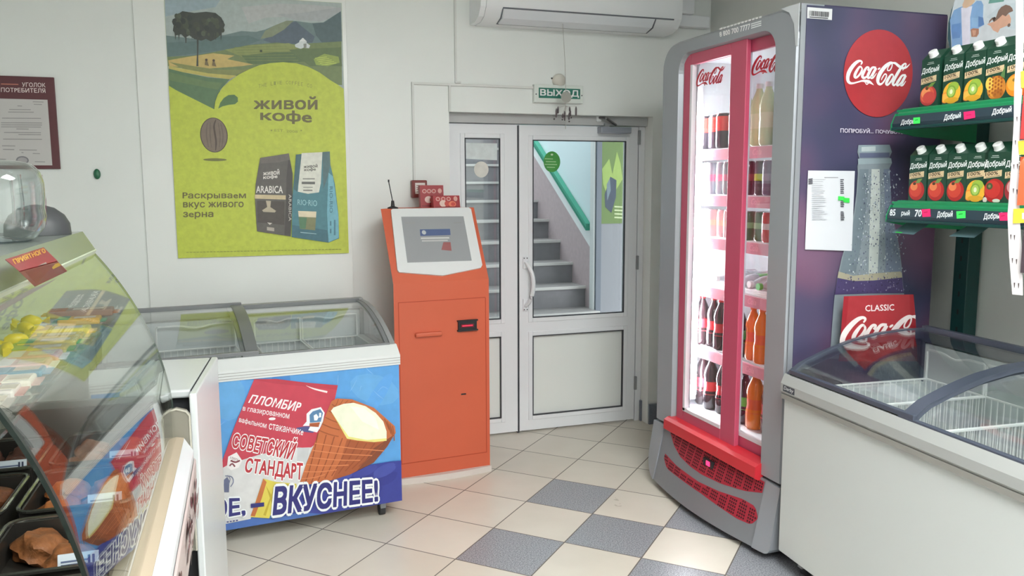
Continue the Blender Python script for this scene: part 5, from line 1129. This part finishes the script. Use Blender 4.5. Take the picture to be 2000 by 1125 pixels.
H.poly(ch([(470, 190), (740, 150), (690, 420), (690, 700), (670, 1600), (510, 1600), (480, 560)]), (222, 222, 236))
H.poly(ch([(500, 120), (540, 20), (560, -60), (800, -60), (800, 40), (720, 130), (600, 195), (510, 190)]), (216, 186, 158)); H.poly(ch([(700, 720), (760, 690), (900, 700), (900, 820), (850, 900), (720, 900)]), (176, 130, 108)); H.poly(ch([(740, 740), (840, 740), (820, 860), (760, 880)]), (206, 160, 136))
# woman with ponytail
H.poly(ch([(920, 860), (960, 740), (1060, 620), (1250, 640), (1420, 720), (1560, 680), (1700, 720), (2100, 700), (2100, 1500), (900, 1500)]), (206, 212, 216))
H.poly(ch([(1100, 590), (1180, 560), (1280, 520), (1400, 420), (1480, 360), (1560, 400), (1640, 340), (1690, 460), (1680, 560), (1640, 600), (1560, 640), (1420, 700), (1370, 800), (1250, 740), (1190, 640)]), (214, 168, 144))
H.poly(ch([(1320, 430), (1380, 260), (1450, 170), (1560, 115), (1660, 140), (1720, 200), (1740, 270), (1640, 310), (1560, 400), (1480, 360), (1400, 440), (1330, 500), (1270, 540), (1230, 480), (1190, 520), (1140, 580), (1160, 500), (1230, 430)]), (128, 104, 92)); H.poly(ch([(1230, 440), (1290, 410), (1320, 440), (1270, 520), (1250, 470)]), (66, 54, 50)); H.ell(*ch([(1640, 615)])[0], .006, .006, (120, 100, 90), 10)
H.build('photo_print', t)
# ---------------------------------------------------------------- white perforated hanging strip with snack packs
SX, SY = 2.06, 1.62
t = thing('hanging_strip', 'white perforated merchandising strip hanging at the right edge in front of the juice cartons', 'display strip', (SX, SY, 1.3))
Sn = Vector((SX, SY, 0)).normalized(); sux = Vector((.80, -.60, 0)); A = Art((SX, SY, 1.3), sux, (0, 0, 1), 1.0)
wp = mat('white strip plastic', (196, 190, 190), .4)
SB = A.P([(1977, 575), (1998, 577), (1997, 500), (1992, 430), (1990, 330), (1993, 230), (1997, 170), (2000, 60), (1996, -60), (1984, -60), (1984, 120), (1981, 170), (1980, 240), (1975, 330), (1968, 420), (1971, 500)])
slab('strip', A.O, sux, (0, 0, 1), SB, -.002, 0, wp, t)
for x, y in ((1986, 232), (1994, 231), (1983, 278), (1980, 325), (1987, 324), (1979, 372), (1986, 374), (1974, 462), (1981, 463), (1977, 508), (1985, 510), (1981, 556), (1989, 557)):
    A.poly(A.P([(x-1.3, y-4), (x+1.6, y-4), (x+1.2, y+1), (x+.4, y+6), (x-.3, y+6), (x-.8, y+1)]), (70, 60, 60))
A.build('hook_slots', t)
yel = mat('yellow price holder', (244, 204, 40), .4)
for q in ([(1993, 140), (2030, 130), (2030, 168), (1994, 172)], [(1988, 276), (2030, 270), (2030, 302), (1990, 302)], [(1979, 408), (2026, 405), (2026, 434), (1978, 436)]):
    slab('price_holder', A.O, sux, (0, 0, 1), A.P(q), .001, .004, yel, t)
A = Art((SX, SY, 1.3)+Vector((0, 0, 0)) if False else Vector((SX, SY, 1.3))+sux.cross(Vector((0, 0, 1)))*.0042, sux, (0, 0, 1), 1.0)
A.poly(A.P([(1996, 416), (2020, 414), (2020, 427), (1996, 428)]), (236, 226, 180)); A.build('tag_print', t)
for i, (q, c, lab) in enumerate((([(1992, 178), (2050, 172), (2052, 270), (1994, 274)], (176, 60, 60), 'red snack packet at the right edge, topmost on the white hanging strip'), ([(1986, 308), (2050, 304), (2052, 400), (1988, 402)], (214, 96, 60), 'orange red snack packet hanging at the middle of the white strip'), ([(1992, 440), (2050, 438), (2052, 530), (1996, 534)], (70, 60, 66), 'dark snack packet at the right edge, lowest on the white hanging strip'))):
    tt = thing('snack_packet', lab, 'snack packet', (SX, SY, 1.3+.2*(1-i)), 0, 'snack packets on the white strip'); B = Art((SX, SY, 1.3), sux, (0, 0, 1), 1.0); U = B.P(q)
    cu = sum(u for u, v in U)/4; cv = sum(v for u, v in U)/4; hu = (U[1][0]-U[0][0])/2; hv = (U[0][1]-U[3][1])/2
    n_ = sux.cross(Vector((0, 0, 1))); vs = []; M_ = inv(tt); N = 8
    for sgn in (1, -1):
        for a in range(N+1):
            for b in range(N+1):
                u, v = -1+2*a/N, -1+2*b/N; th = .014*(1-u*u)*(1-v**4)**.5 if abs(v) < 1 else 0
                vs.append(M_ @ (B.O+sux*(cu+hu*u)+Vector((0, 0, cv+hv*v))+n_*(.012+sgn*th)))
    fs = [(s*(N+1)**2+a*(N+1)+b, s*(N+1)**2+(a+1)*(N+1)+b, s*(N+1)**2+(a+1)*(N+1)+b+1, s*(N+1)**2+a*(N+1)+b+1) for s in (0, 1) for a in range(N) for b in range(N)]
    obj('bag', MB().add(vs, fs, mat('packet %d' % i, c, .25), True), tt)
    B2 = Art(B.O+n_*.027, sux, (0, 0, 1), 1.0); B2.ell(cu, cv, hu*.7, hv*.35, (236, 214, 90) if i < 2 else (150, 120, 110), 20); B2.ell(cu, cv, hu*.45, hv*.2, (238, 232, 224), 16); B2.build('print', tt)
# ---------------------------------------------------------------- curved glass pastry counter on the left
CY1, CYJ, CY0 = 2.40, 1.19, .15
CROT = -.022
CX0 = -.5
def cw(x, y):            # counter line runs very slightly askew to the room
    dx, dy = x-CX0, y-CY1; return CX0+dx*math.cos(CROT)-dy*math.sin(CROT), CY1+dx*math.sin(CROT)+dy*math.cos(CROT)
GP = [(-.152-.58*(.508*i/24)**2-.35*(.508*i/24)**4, .792+.508*i/24) for i in range(24, -1, -1)]
case = thing('pastry_counter', 'long refrigerated pastry counter with curved glass front on the left', 'display counter', (CX0, CY1, 0), CROT)
def cp(pts): return [(x-CX0, z) for x, z in pts]
ly = lambda y: y-CY1
cgl = glass('counter glass', (.95, .97, .955), .06, .62)
gtop = mat('grey green counter top', (128, 136, 128), .2); cin = mat('counter steel interior', (92, 90, 86), .35, .6)
obj('base', MB().box(-.38, .29, ly(CY0), ly(CY1), .02, .72, mat('dark counter base', (88, 88, 86), .5)), case)
obj('deck', MB().box(-.36, .353, ly(CY0), ly(CY1), .72, .774, cin), case)
obj('back_panel', MB().box(-.38, -.361, ly(CY0), ly(CY1), .72, 1.33, mat('counter back', (196, 198, 190), .4)), case)
obj('top_glass', MB().prism(cp([(-.88, 1.346), (-.353, 1.346), (-.325, 1.305), (-.322, 1.308), (-.350, 1.357), (-.88, 1.357)]), 'y', ly(CY0), ly(CY1), gtop), case)
obj('top_rail', MB().prism(cp([(-.330, 1.287), (-.320, 1.308), (-.342, 1.322), (-.353, 1.308)]), 'y', ly(CY0), ly(CY1), mat('pale green top rail', (206, 216, 190), .35)), case)
obj('curved_glass', MB().strip(cp(GP), 'y', ly(CYJ+.005), ly(CY1), cgl, .004), case)
obj('glass_joint', MB().strip(cp(GP), 'y', ly(CYJ-.005), ly(CYJ+.005), mat('dark green glass edge', (26, 36, 32), .3), .006), case)
endp = cp([(-.86, .80)]+[(x-.006, z) for x, z in GP[::-1]]+[(-.345, 1.325), (-.86, 1.345)])
obj('end_glass', MB().prism(endp, 'y', ly(CY1-.010), ly(CY1-.005), glass('end glass', (.93, .96, .94), .05, .6)), case)
obj('end_edge', MB().strip(cp(GP), 'y', ly(CY1+.0005), ly(CY1+.0045), mat('glass edge', (84, 98, 90), .2), .005), case)
m = MB().box(-.36, .34, ly(CY1-.02), ly(CY1-.0005), .775, .895, cin); ep = obj('end_panel', m, case)
obj('panel_edge', MB().prism(cp([(-.86, .896), (-.165, .896), (-.165, .908), (-.86, .921)]), 'y', ly(CY1-.016), ly(CY1-.001), mat('end panel edge', (112, 116, 110), .4)), ep)
# bumper: cream top face, white bevel, cherry printed face
BY1 = 2.378
bump = obj('bumper', MB().prism(cp([(-.150, .792), (-.131, .788), (-.127, .723), (-.205, .723), (-.205, .792)]), 'y', ly(CY0), ly(BY1), mat('wood tone bumper', (188, 172, 150), .45)), case)
obj('white_band', MB().prism(cp([(-.1305, .789), (-.109, .753), (-.107, .689), (-.1265, .689)]), 'y', ly(CY0), ly(BY1-.008), mat('white bumper band', (226, 228, 230), .4)), bump)
fz = obj('printed_face', MB().prism(cp([(-.1065, .733), (-.1025, .727), (-.1075, .577), (-.125, .577), (-.125, .688), (-.1065, .688)]), 'y', ly(CY0), ly(BY1-.016), mat('printed bumper face', (206, 190, 186), .45)), bump)
CM = Matrix.Translation((CX0, CY1, 0)) @ Matrix.Rotation(CROT, 4, 'Z')
a_, b_ = CM @ Vector((-.1025-CX0+.0004, ly(BY1-.016), .727)), CM @ Vector((-.1075-CX0+.0004, ly(BY1-.016), .577))
A = Art(b_, CM.to_3x3() @ Vector((0, 1, 0)), a_-b_, 1.0); rnd = random.Random(12); Ln = BY1-.016-CY0
for k in range(90):
    u = -rnd.uniform(.05, Ln-.05); v = rnd.uniform(.025, .125); A.ell(u, v, rnd.uniform(.02, .05), rnd.uniform(.008, .018), rnd.choice(((132, 70, 70), (110, 48, 54), (150, 92, 90), (170, 120, 116), (96, 52, 48))), 10, rnd.uniform(-.5, .5))
for k in range(50):
    u = -rnd.uniform(.08, Ln-.03); v = rnd.uniform(.02, .12); A.stroke([(u, v, .002), (u+.03, v+.02, .005), (u+.06, v+.015, .002)], (222, 206, 200), 3)
A.build('cherry_print', fz)
ec = obj('end_cap', MB().prism(cp([(-.185, .46), (-.113, .46), (-.113, .848), (-.122, .862), (-.148, .871), (-.175, .862), (-.185, .848)]), 'y', ly(2.381), ly(2.3985), mat('grey beige end cap', (134, 130, 118), .45)), case)
obj('border', MB().tube([(x-CX0, ly(2.381), z) for x, z in ((-.183, .46), (-.183, .848), (-.174, .860), (-.148, .869), (-.123, .860), (-.115, .848), (-.115, .46))], .003, mat('end cap border', (190, 186, 172), .4)), ec)
obj('glass_shelf', MB().box(-.34, .235, ly(.4), ly(2.33), 1.147, 1.153, glass('shelf glass', (.9, .95, .92), .05, .6)), case)
for y in (.6, 1.4, 2.2): obj('shelf_bracket', MB().box(-.36, .18, ly(y)-.004, ly(y)+.004, 1.13, 1.1465, steel), case)
# white cabinet closing the counter end
wc = mat('white counter panel', (222, 226, 226), .3)
t = thing('end_cabinet', 'low white cabinet between the pastry counter and the ice cream freezer', 'cabinet', (-.096, 2.408, 0), math.radians(-6.04))
obj('side_panel', MB().box(-.02, 0, 0, .502, .02, .90, wc, .004), t); obj('side_panel', MB().box(-.212, -.195, .06, .502, .02, .90, wc, .004), t)
obj('top', MB().box(-.193, -.0225, .055, .502, .875, .899, wc, .006), t)
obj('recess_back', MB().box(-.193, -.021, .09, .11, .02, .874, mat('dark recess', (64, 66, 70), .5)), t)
obj('panel_seam', MB().box(-.0222, -.0202, .05, .502, .02, .8995, dark_seal), t)
# ---------------------------------------------------------------- chocolate bars on the upper shelf
ZC = 1.154
BARS = [((88, 249), 603, .018, (176, 140, 122), 'long brown and cream chocolate bar at the far end of the counter shelf', (196, 110, 40)), ((106, 205), 620, .015, (228, 176, 58), 'amber wafer bar, second from the far end of the counter shelf', (90, 170, 130)), ((56, 184), 640, .018, (246, 214, 40), 'bright yellow chocolate bar, third from the far end of the counter shelf', (230, 180, 30)), ((40, 172), 653, .012, (200, 170, 86), 'tan wafer bar just before the bright yellow one on the counter shelf', (150, 150, 70)), ((28, 160), 664, .012, (212, 182, 72), 'gold wafer bar, fifth from the far end of the counter shelf', (90, 170, 70)), ((16, 142), 677, .012, (200, 168, 70), 'gold and green wafer bar, sixth from the far end of the counter shelf', (120, 160, 60)), ((10, 128), 690, .015, (206, 150, 140), 'pink wrapped chocolate bar on the counter shelf', (226, 216, 210)), ((-10, 108), 706, .015, (214, 176, 166), 'pale pink chocolate slab on the counter shelf', (236, 230, 222)), ((-16, 98), 720, .012, (80, 132, 152), 'teal blue wrapped bar among the pale chocolates', (120, 160, 180)), ((-22, 78), 738, .015, (226, 216, 200), 'cream wrapped bar next to the teal one on the counter shelf', (206, 170, 160)), ((-28, 48), 756, .015, (214, 202, 196), 'pale grey wrapped bar on the counter shelf', (190, 130, 120)), ((-34, 22), 778, .014, (206, 200, 190), 'nearest pale wrapped bar on the counter shelf', (170, 160, 150))]
for i, ((xa, xb), y, th, c, lab, c2_) in enumerate(BARS):
    p = onz(xa, y, ZC+th); q = onz(xb, y, ZC+th); yc = min((p.y+q.y)/2, 2.30); dy = .027 if i < 6 else .032
    p = onz(xa, y, ZC+th)
    L = min(q.x, -.262)-p.x; t = thing('chocolate_bar', lab, 'chocolate bar', (p.x, yc, ZC), .03, 'chocolate bars on the counter shelf')
    m = MB(); m.box(.012, L-.012, -dy, dy, 0, th, mat('wrap %d' % i, c, .25, var=.12, scale=30), .004); obj('bar', m, t)
    m = MB()
    for a, b in ((0, .014), (L-.014, L)): m = MB().box(a, b, -dy*.85, dy*.85, th*.35, th*.5, mat('wrap end %d' % i, c2_, .25)); obj('wrapper_end', m, t)
    m = MB().box(L*.1, L*.32, -dy*.9, dy*.9, th-.0004, th+.0008, mat('wrap end %d' % i, c2_, .25)); obj('wrapper_panel', m, t)
    obj('wrapper_print', MB().box(L*.4, L*.8, -dy*.5, dy*.4, th-.0004, th+.0006, mat('wrap text', (206, 190, 170), .3)), t)
for i, (x, y) in enumerate(((60, 615), (30, 650), (75, 636), (12, 668), (48, 628))):
    p = onz(x, y, ZC+.025); t = thing('sweet', 'yellow twisted sweet, %s of the yellow ones left of the bars' % ['farthest', 'fourth', 'second', 'nearest', 'third'][i], 'sweet', (p.x, min(p.y, 2.25), ZC), .6*i, 'yellow twisted sweets'); ym = mat('yellow sweet foil', (244, 206, 36), .3)
    obj('body', MB().blob((0, 0, .010), .024, .013, .015, ym, .1, 2, i), t)
    for s_ in (-1, 1): obj('twist', MB().prism([(s_*.022, .010), (s_*.038, .019), (s_*.038, .003)], 'y', -.007, .007, ym), t)
# ---------------------------------------------------------------- steel pans of pastries on the deck
pan_m = mat('dark steel pan', (66, 62, 58), .3, .5); rimm = mat('pan rim', (150, 148, 140), .2, .9)
PC = [((150, 92, 52), 'golden brown'), ((120, 70, 42), 'brown crumb'), ((176, 104, 52), 'orange brown'), ((92, 56, 44), 'dark brown')]
ROWN = ['farthest', 'second farthest', 'third', 'nearest']
PZ = .775
for col_, (xa, xb) in enumerate(((-.409, -.190), (-.645, -.430))):
    for r_, (ya, yb) in enumerate(((2.10, 2.36), (1.806, 2.064), (1.514, 1.772), (1.221, 1.479))):
        side = 'front' if col_ == 0 else 'back'
        (cx_, cy_) = cw((xa+xb)/2, (ya+yb)/2); t = thing('steel_pan', 'steel pan, %s of the %s row inside the pastry counter' % (ROWN[r_], side), 'pan', (cx_, cy_, PZ), CROT, 'steel pans in the pastry counter')
        w2, d2 = (xb-xa)/2, (yb-ya)/2; m = MB(); m.box(-w2+.01, w2-.01, -d2+.01, d2-.01, 0, .003, pan_m)
        for q in ((-w2+.008, -w2+.012, -d2+.01, d2-.01), (w2-.012, w2-.008, -d2+.01, d2-.01), (-w2+.012, w2-.012, -d2+.008, -d2+.012), (-w2+.012, w2-.012, d2-.012, d2-.008)): m.box(*q, 0.003, .054, pan_m)
        obj('pan', m, t)
        P = []
        for (sx_, sy_, a0) in ((1, 1, 0), (-1, 1, 90), (-1, -1, 180), (1, -1, 270)):
            for k in range(4): a = math.radians(a0+30*k); P.append((sx_*(w2-.032)+.03*math.cos(a), sy_*(d2-.032)+.03*math.sin(a), .056))
        obj('rim', MB().tube(P+[P[0]], .0045, rimm, 6), t)
        pc, pn_ = PC[(r_*2+col_*3+(3 if r_ == 3 else 0)) % 4]; pm_ = mat('pastry %s' % pn_, pc, .55, var=.3, scale=60, bump=.5, k=.8)
        N = 4 if r_ != 2 else 2
        for k in range(N):
            ox = (-.043, .043, -.043, .043)[k]; oy = (.052, .052, -.052, -.052)[k]
            if N == 2: ox, oy = (.026, -.043)[k], (-.026, .06)[k]
            tt = obj('pastry', MB().blob((0, 0, .019), .043, .048, .031, pm_, .16, 3, r_*10+k+col_*5)); tt.location = (cx_+ox, cy_+oy, PZ+.0035)
            tag(tt, '%s pastry, %s one in the %s pan of the %s row' % (pn_, ('far left', 'far right', 'near left', 'near right')[k] if N == 4 else ('front', 'rear')[k], ROWN[r_], side), 'pastry', 'pastries in the steel pans')
        A0 = Vector((cx_+w2-.06, cy_-d2+.02, PZ+.052)); t2 = thing('price_tag', 'white and blue price tag on the %s pan of the %s row' % (ROWN[r_], side), 'price tag', A0, 0, 'price tags in the pastry counter')
        obj('card', MB().prism([(.0, -.014), (.003, -.014), (.013, .016), (.010, .016)], 'x', -.032, .032, mat('tag white', (200, 206, 214), .4)), t2); obj('pin', MB().box(-.003, .003, .004, .008, -.020, -.006, steel), t2)
        A = Art(A0+Vector((0, -.0004, -.014)), (1, 0, 0), (0, .010, .030), 1.0); A.rect(-.032, .032, .0, .006, (60, 80, 130)); A.rect(-.027, .012, .012, .015, (60, 66, 90)); A.rect(-.027, .016, .018, .021, (90, 100, 130)); A.rect(.015, .019, .011, .027, (50, 54, 80)); A.rect(.022, .026, .011, .027, (50, 54, 80)); A.build('lettering', t2)
# ---------------------------------------------------------------- things on top of the counter
t = thing('plastic_container', 'large clear plastic container standing on the pastry counter below the notice board', 'container', (-.470, 2.03, 1.3575))
pet = glass('clear plastic', (.93, .95, .95), .10, .85)
pf = [(.065, .0), (.082, .007), (.099, .026), (.105, .052), (.102, .073), (.105, .095), (.105, .125), (.099, .148), (.084, .165), (.06, .172), (.03, .174)]
obj('shell', MB().lathe(pf+[(r-.003, z-.002) for r, z in pf[::-1]], (0, 0, 0), pet, 32, caps=False), t)
for k in range(6):
    a = k*math.pi/3+.3; m = MB().tube([(.100*math.cos(a), .100*math.sin(a), .034), (.103*math.cos(a), .103*math.sin(a), .086), (.099*math.cos(a), .099*math.sin(a), .142)], .0035, glass('plastic rib', (.80, .82, .82), .2, .7), 6); obj('rib', m, t)
obj('bottom', MB().lathe([(.077, .0035), (.026, .010)], (0, 0, 0), glass('bluish plastic base', (.80, .84, .92), .15, .7), 24), t)
t = obj('dark_bowl', MB().lathe([(.073, .0), (.071, .026), (.06, .047), (.039, .064), (.017, .071), (.0, .073)], (0, 0, 0), mat('dark grey shell', (72, 74, 76), .45), 28)); _p = ony(74, 450, 2.29); t.location = (_p.x, 2.29, 1.3575)
tag(t, 'dark grey upturned bowl behind the clear plastic container', 'bowl')
# folded red promotional card lying over the counter edge
t = thing('promo_card', 'folded red promotional card with yellow lettering lying on the counter top edge', 'card', (-.37, 1.9, 1.358))
redc = mat('red card', (150, 40, 44), .35); M_ = inv(t); Zt = 1.3592
fA, fB, fC, fD = (onz(x, y, Zt) for x, y in ((10, 508), (85, 484), (112, 511), (38, 531)))
gC = onx(131, 530, -.318); gD = onx(68, 560, -.333); n_ = Vector((.2, 0, .98))*.0013
V = [M_ @ v for v in (fA, fB, fC, fD, gC, gD)]; V += [v+n_ for v in V]
obj('card', MB().add(V, [(0, 1, 2, 3), (9, 8, 7, 6), (3, 2, 4, 5), (11, 10, 8, 9), (0, 6, 7, 1), (1, 7, 8, 2), (2, 8, 10, 4), (4, 10, 11, 5), (5, 11, 9, 3), (3, 9, 6, 0)], redc), t)
A = Art(fA+Vector((0, 0, .0016)), fB-fA, Vector((0, 0, 1)).cross((fB-fA).normalized()), 1.0)
A.text('ПРИЯТНОГО', A.P([(24, 507), (86, 485), (90, 493), (30, 516)]), (230, 180, 60), .03)
A.build('lettering', t)
A = Art(fD+n_*1.1, fC-fD, (fC-fD).cross(Vector((gD-fD))).cross(fC-fD)*1.0, 1.0)
if A.n.z < 0: A = Art(fD+n_*1.1, fC-fD, -((fC-fD).cross(Vector((gD-fD))).cross(fC-fD)), 1.0)
A.poly(A.P([(66, 523), (90, 512), (96, 523), (76, 534)]), (226, 214, 204)); A.poly(A.P([(94, 513), (114, 513), (120, 518), (104, 526)]), (226, 184, 50)); A.poly(A.P([(74, 523), (80, 520), (84, 528), (79, 530)]), (150, 60, 60)); A.build('picture', t)
